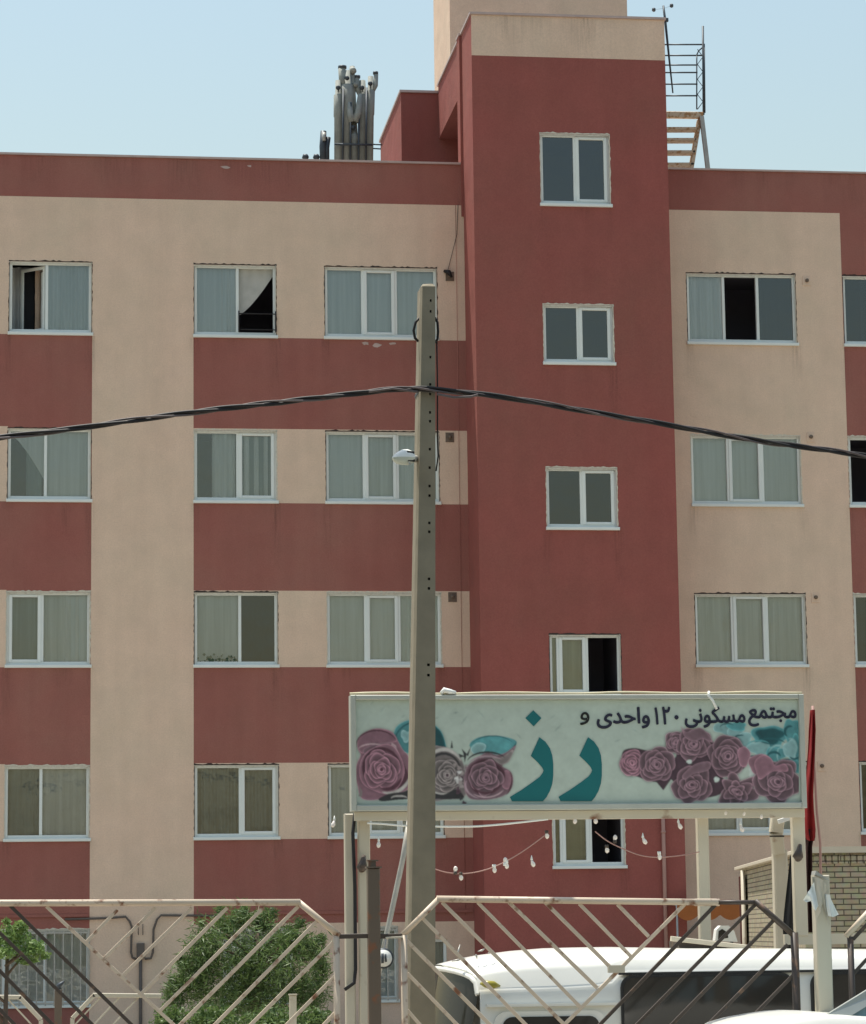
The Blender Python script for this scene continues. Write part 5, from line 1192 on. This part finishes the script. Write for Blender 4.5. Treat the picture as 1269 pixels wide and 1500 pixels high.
# white car at the bottom right, in front of the gate
KY = 21.4
car = thing('parked_car', 'white car with a silver window pillar in the bottom right corner', 'car', (P(1300, 1490, KY).x, KY, 0))
kx = lambda px: P(px, 1490, KY).x
kz = lambda py, px=1215: P(px, py, KY).z
ked = KY+1.65
hood = [(1080, 1520), (1105, 1506), (1130, 1498.5), (1160, 1493), (1190, 1488.5), (1215, 1486.5), (1240, 1487), (1269, 1489), (1320, 1492), (1400, 1494), (1560, 1497)]
top = [(P(a, b, KY).x, P(a, b, KY).z) for a, b in hood]
ss = []
for X, Z in top:
    ss.append([Vector((X, KY+dy, z)) for dy, z in ((0.02, .30), (-.04, .55), (-.05, Z-.18), (-.02, Z-.03), (.06, Z), (.5, Z+.0), (1.1, Z+.0), (1.55, Z), (1.66, Z-.03), (1.7, .55), (1.64, .3))])
o = loft(ss).build('body', M['vanwhite'], car); sel_normals(o)
q = MB(); a, b, c, d = P(1208, 1489, KY+.06), P(1340, 1408, KY+.16), P(1352, 1424, KY+.15), P(1246, 1489, KY+.05)
q.add([a, d, c, b]+[v+Vector((0, .05, 0)) for v in (a, d, c, b)], [(0, 1, 2, 3), (7, 6, 5, 4), (0, 3, 7, 4), (1, 5, 6, 2)], 0); q.build('window_pillar', simple('silver_pillar_paint', (.40, .42, .38), .35, .2), car)
q = MB(); a, b, c, d = P(1240, 1489, KY+.09), P(1352, 1420, KY+.17), P(1500, 1424, KY+.17), P(1520, 1497, KY+.09)
q.quad(a, d, c, b); q.build('side_window', M['vehglass2'], car)
q = MB(); zt_ = P(1350, 1404, KY+.2).z; xa_, xb_ = P(1338, 1404, KY+.2).x, P(1505, 1404, KY+.2).x
q.add([(xa_, KY+.16, zt_-.02), (xb_, KY+.16, zt_-.02), (xb_, KY+.3, zt_+.04), (xa_, KY+.3, zt_+.04), (xb_, KY+1.35, zt_+.04), (xa_+.46, KY+1.35, zt_+.04), (xb_, KY+1.5, zt_-.02), (xa_+.5, KY+1.5, zt_-.02)], [(0, 1, 2, 3), (3, 2, 4, 5), (5, 4, 6, 7)], 0, True); q.build('roof', M['vanwhite'], car)
q = MB(); e_ = Vector((.48, 1.35, 0)); a, b = P(1214, 1489, KY+.10), P(1342, 1410, KY+.18); q.quad(a, b, b+e_, a+Vector((.50, 1.45, 0))); q.build('windscreen', M['vehglass2'], car)
for xw in (1140, 1480):
    o = MB().tube([(kx(xw), KY-.07, .33), (kx(xw), KY+.15, .33)], .33, 24).build('wheel', M['rubber'], car); MB().tube([(kx(xw), KY-.08, .33), (kx(xw), KY, .33)], .2, 20).build('rim', M['steel'], o)

# ================================================================ low fence and planting beyond the gate
LFY = 34.0
def lf(px, py, y=LFY): return P(px, py, y)
def lowfence(label, rail, corner, dirn, base):
    t = thing('low_fence', label, 'fence', (lf(base, 1480).x, LFY, 0), 'low fences beyond the gate')
    MB().bar(lf(*rail[0]), lf(*rail[1]), .05, .05).build('top_rail', M['postcream'], t)
    a, b = lf(*corner[0]), lf(*corner[1]); MB().bar(a, b, .05, .05).build('corner_rail', M['postcream'], t)
    MB().bar(b, Vector((b.x, LFY, 0)), .05, .05).build('upright', M['postcream'], t)
    x0_, x1_ = sorted((rail[0][0], rail[1][0])); z0_ = lf(100, 1462).z
    q = MB(); x = x0_+12
    while x < x1_-6:
        a = lf(x, 1460, LFY+.01); s_ = dirn*(1 if (x//28) % 2 else 1); L_ = z0_-.15
        q.bar(a, Vector((a.x+s_*L_*.95, a.y, .15)), .018, .012); x += 28
    q.build('bars', M['postcream'], t)
lowfence('low cream fence behind the gate at the lower left corner', ((-200, 1459), (31, 1461)), ((29, 1461), (60, 1494)), 1, 0)
lowfence('low cream fence behind the gate, ending at the big dark bush', ((136, 1458), (236, 1459)), ((138, 1458), (106, 1492)), -1, 200)
t = thing('fence_post', 'brown post with a dark hooked finial between the two low fences', 'post', (lf(87, 1480).x, LFY, 0))
a, b = lf(80, 1450), lf(91, 1450); MB().bbox(a.x, b.x, LFY-.04, LFY+.05, 0, a.z, .008) and None
q = MB(); q.bbox(a.x, b.x, LFY-.04, LFY+.05, 0, a.z, .008); q.build('shaft', M['postbrown'], t)
q = MB(); c = lf(86, 1449); q.tube([c, c+Vector((0, 0, .04)), c+Vector((.03, 0, .06)), c+Vector((.065, 0, .09))], [.03, .028, .024, .006], 8); q.build('finial', M['darksteel'], t)
t = thing('bollard', 'short cream bollard post standing before the dark bush', 'bollard', (P(430, 1480, 31).x, 31, 0))
a, b = P(424, 1458, 31), P(434, 1458, 31); q = MB(); q.bbox(a.x, b.x, 30.95, 31.03, 0, a.z, .01); q.build('shaft', M['postcream'], t)
q = MB(); q.box(a.x-.008, b.x+.008, 30.94, 31.04, a.z, a.z+.012); q.build('cap', M['postcream'], t)

def crown(name, mat, parent, clumps, n, size, seed, y0, needle=False, ydep=.6, droop=0):
    rnd = random.Random(seed); vs, fs = [], []
    tot = sum(c[2]*c[3] for c in clumps)
    for (px, py, rx, ry) in clumps:
        c = P(px, py, y0); rX = abs(P(px+rx, py, y0).x-c.x); rZ = abs(P(px, py-ry, y0).z-c.z); k = int(n*rx*ry/tot)
        yo = rnd.uniform(-.35, .35)*ydep
        for _ in range(k):
            while True:
                d = Vector((rnd.uniform(-1, 1), rnd.uniform(-1, 1), rnd.uniform(-1, 1)))
                if .15 < d.length < 1: break
            d *= (.55+.5*rnd.random()); p = Vector((c.x+d.x*rX, y0+yo+d.y*min(rX, ydep), c.z+d.z*rZ))
            if p.z < .1: continue
            u = Vector((rnd.gauss(0, 1), rnd.gauss(0, 1), rnd.gauss(0, .8)-droop)).normalized(); v = u.cross(Vector((rnd.gauss(0, 1), rnd.gauss(0, 1), rnd.gauss(0, 1)))).normalized()
            l_ = size*rnd.uniform(.6, 1.4); w_ = l_*(.12 if needle else .38); b = len(vs)
            vs += [p-u*l_*.5, p+v*w_*.5-u*l_*.05, p+u*l_*.5, p-v*w_*.5-u*l_*.05]; fs.append((b, b+1, b+2, b+3))
    return MB().add(vs, fs).build(name, mat, parent)
def trunk(parent, px, y, ztop_, r, n=4, seed=1, spread=.5):
    rnd = random.Random(seed); b = P(px, 1480, y); q = MB(); top_ = Vector((b.x+.05, y, ztop_))
    q.tube([Vector((b.x, y, -.05)), Vector((b.x+.03, y, ztop_*.5)), top_], [r, r*.75, r*.4], 8)
    for k in range(n):
        a = rnd.uniform(0, 6.28); z = ztop_*rnd.uniform(.45, .95); s = Vector((b.x+.03, y, z)); e = s+Vector((math.cos(a)*spread, math.sin(a)*spread*.6, spread*rnd.uniform(.4, .9))); q.tube([s, s.lerp(e, .5)+Vector((0, 0, .04)), e], [r*.4, r*.25, r*.1], 6)
    q.build('trunk', M['bark'], parent)
t = thing('small_tree', 'sunlit bright green small tree at the left edge behind the gate', 'tree', (P(5, 1480, 26.5).x, 26.5, 0))
trunk(t, 2, 26.5, 1.75, .035, 6, 2, .3)
crown('crown', M['leaf'], t, [(18, 1374, 32, 24), (50, 1390, 22, 17), (-25, 1385, 34, 26), (30, 1358, 14, 12), (10, 1350, 8, 7), (66, 1400, 10, 8), (0, 1396, 34, 12), (40, 1408, 20, 8), (-70, 1395, 34, 30)], 4300, .045, 5, 26.5, ydep=.3)
t = thing('evergreen_bush', 'big dark feathery evergreen bush behind the left gate leaf', 'bush', (P(370, 1480, 37).x, 37, 0))
trunk(t, 372, 37, 1.9, .08, 9, 3, .7)
crown('crown', M['pine'], t, [(300, 1392, 36, 40), (330, 1358, 26, 24), (352, 1345, 22, 22), (385, 1350, 24, 24), (425, 1378, 34, 28), (455, 1392, 28, 30), (474, 1418, 18, 30), (380, 1415, 75, 44), (285, 1430, 42, 42), (450, 1455, 45, 44), (360, 1465, 90, 46), (255, 1455, 24, 34), (320, 1334, 11, 10), (358, 1325, 8, 12), (400, 1338, 12, 12), (268, 1408, 14, 16), (438, 1352, 10, 10), (472, 1376, 10, 12), (296, 1352, 9, 9)], 21000, .10, 8, 37.0, True, 1.2)
crown('sprigs', M['pine'], t, [(330, 1380, 78, 66), (410, 1400, 84, 66), (300, 1440, 66, 60)], 2600, .11, 18, 37.0, True, 1.2)
t = thing('shrub', 'low dark green shrub at the foot of the big evergreen bush', 'shrub', (P(330, 1490, 33.2).x, 33.2, 0))
trunk(t, 330, 33.2, .7, .03, 4, 4, .2)
crown('crown', M['pine'], t, [(250, 1495, 34, 26), (310, 1500, 50, 34), (400, 1500, 60, 30), (460, 1498, 30, 26)], 4500, .07, 9, 33.2, False, .4)
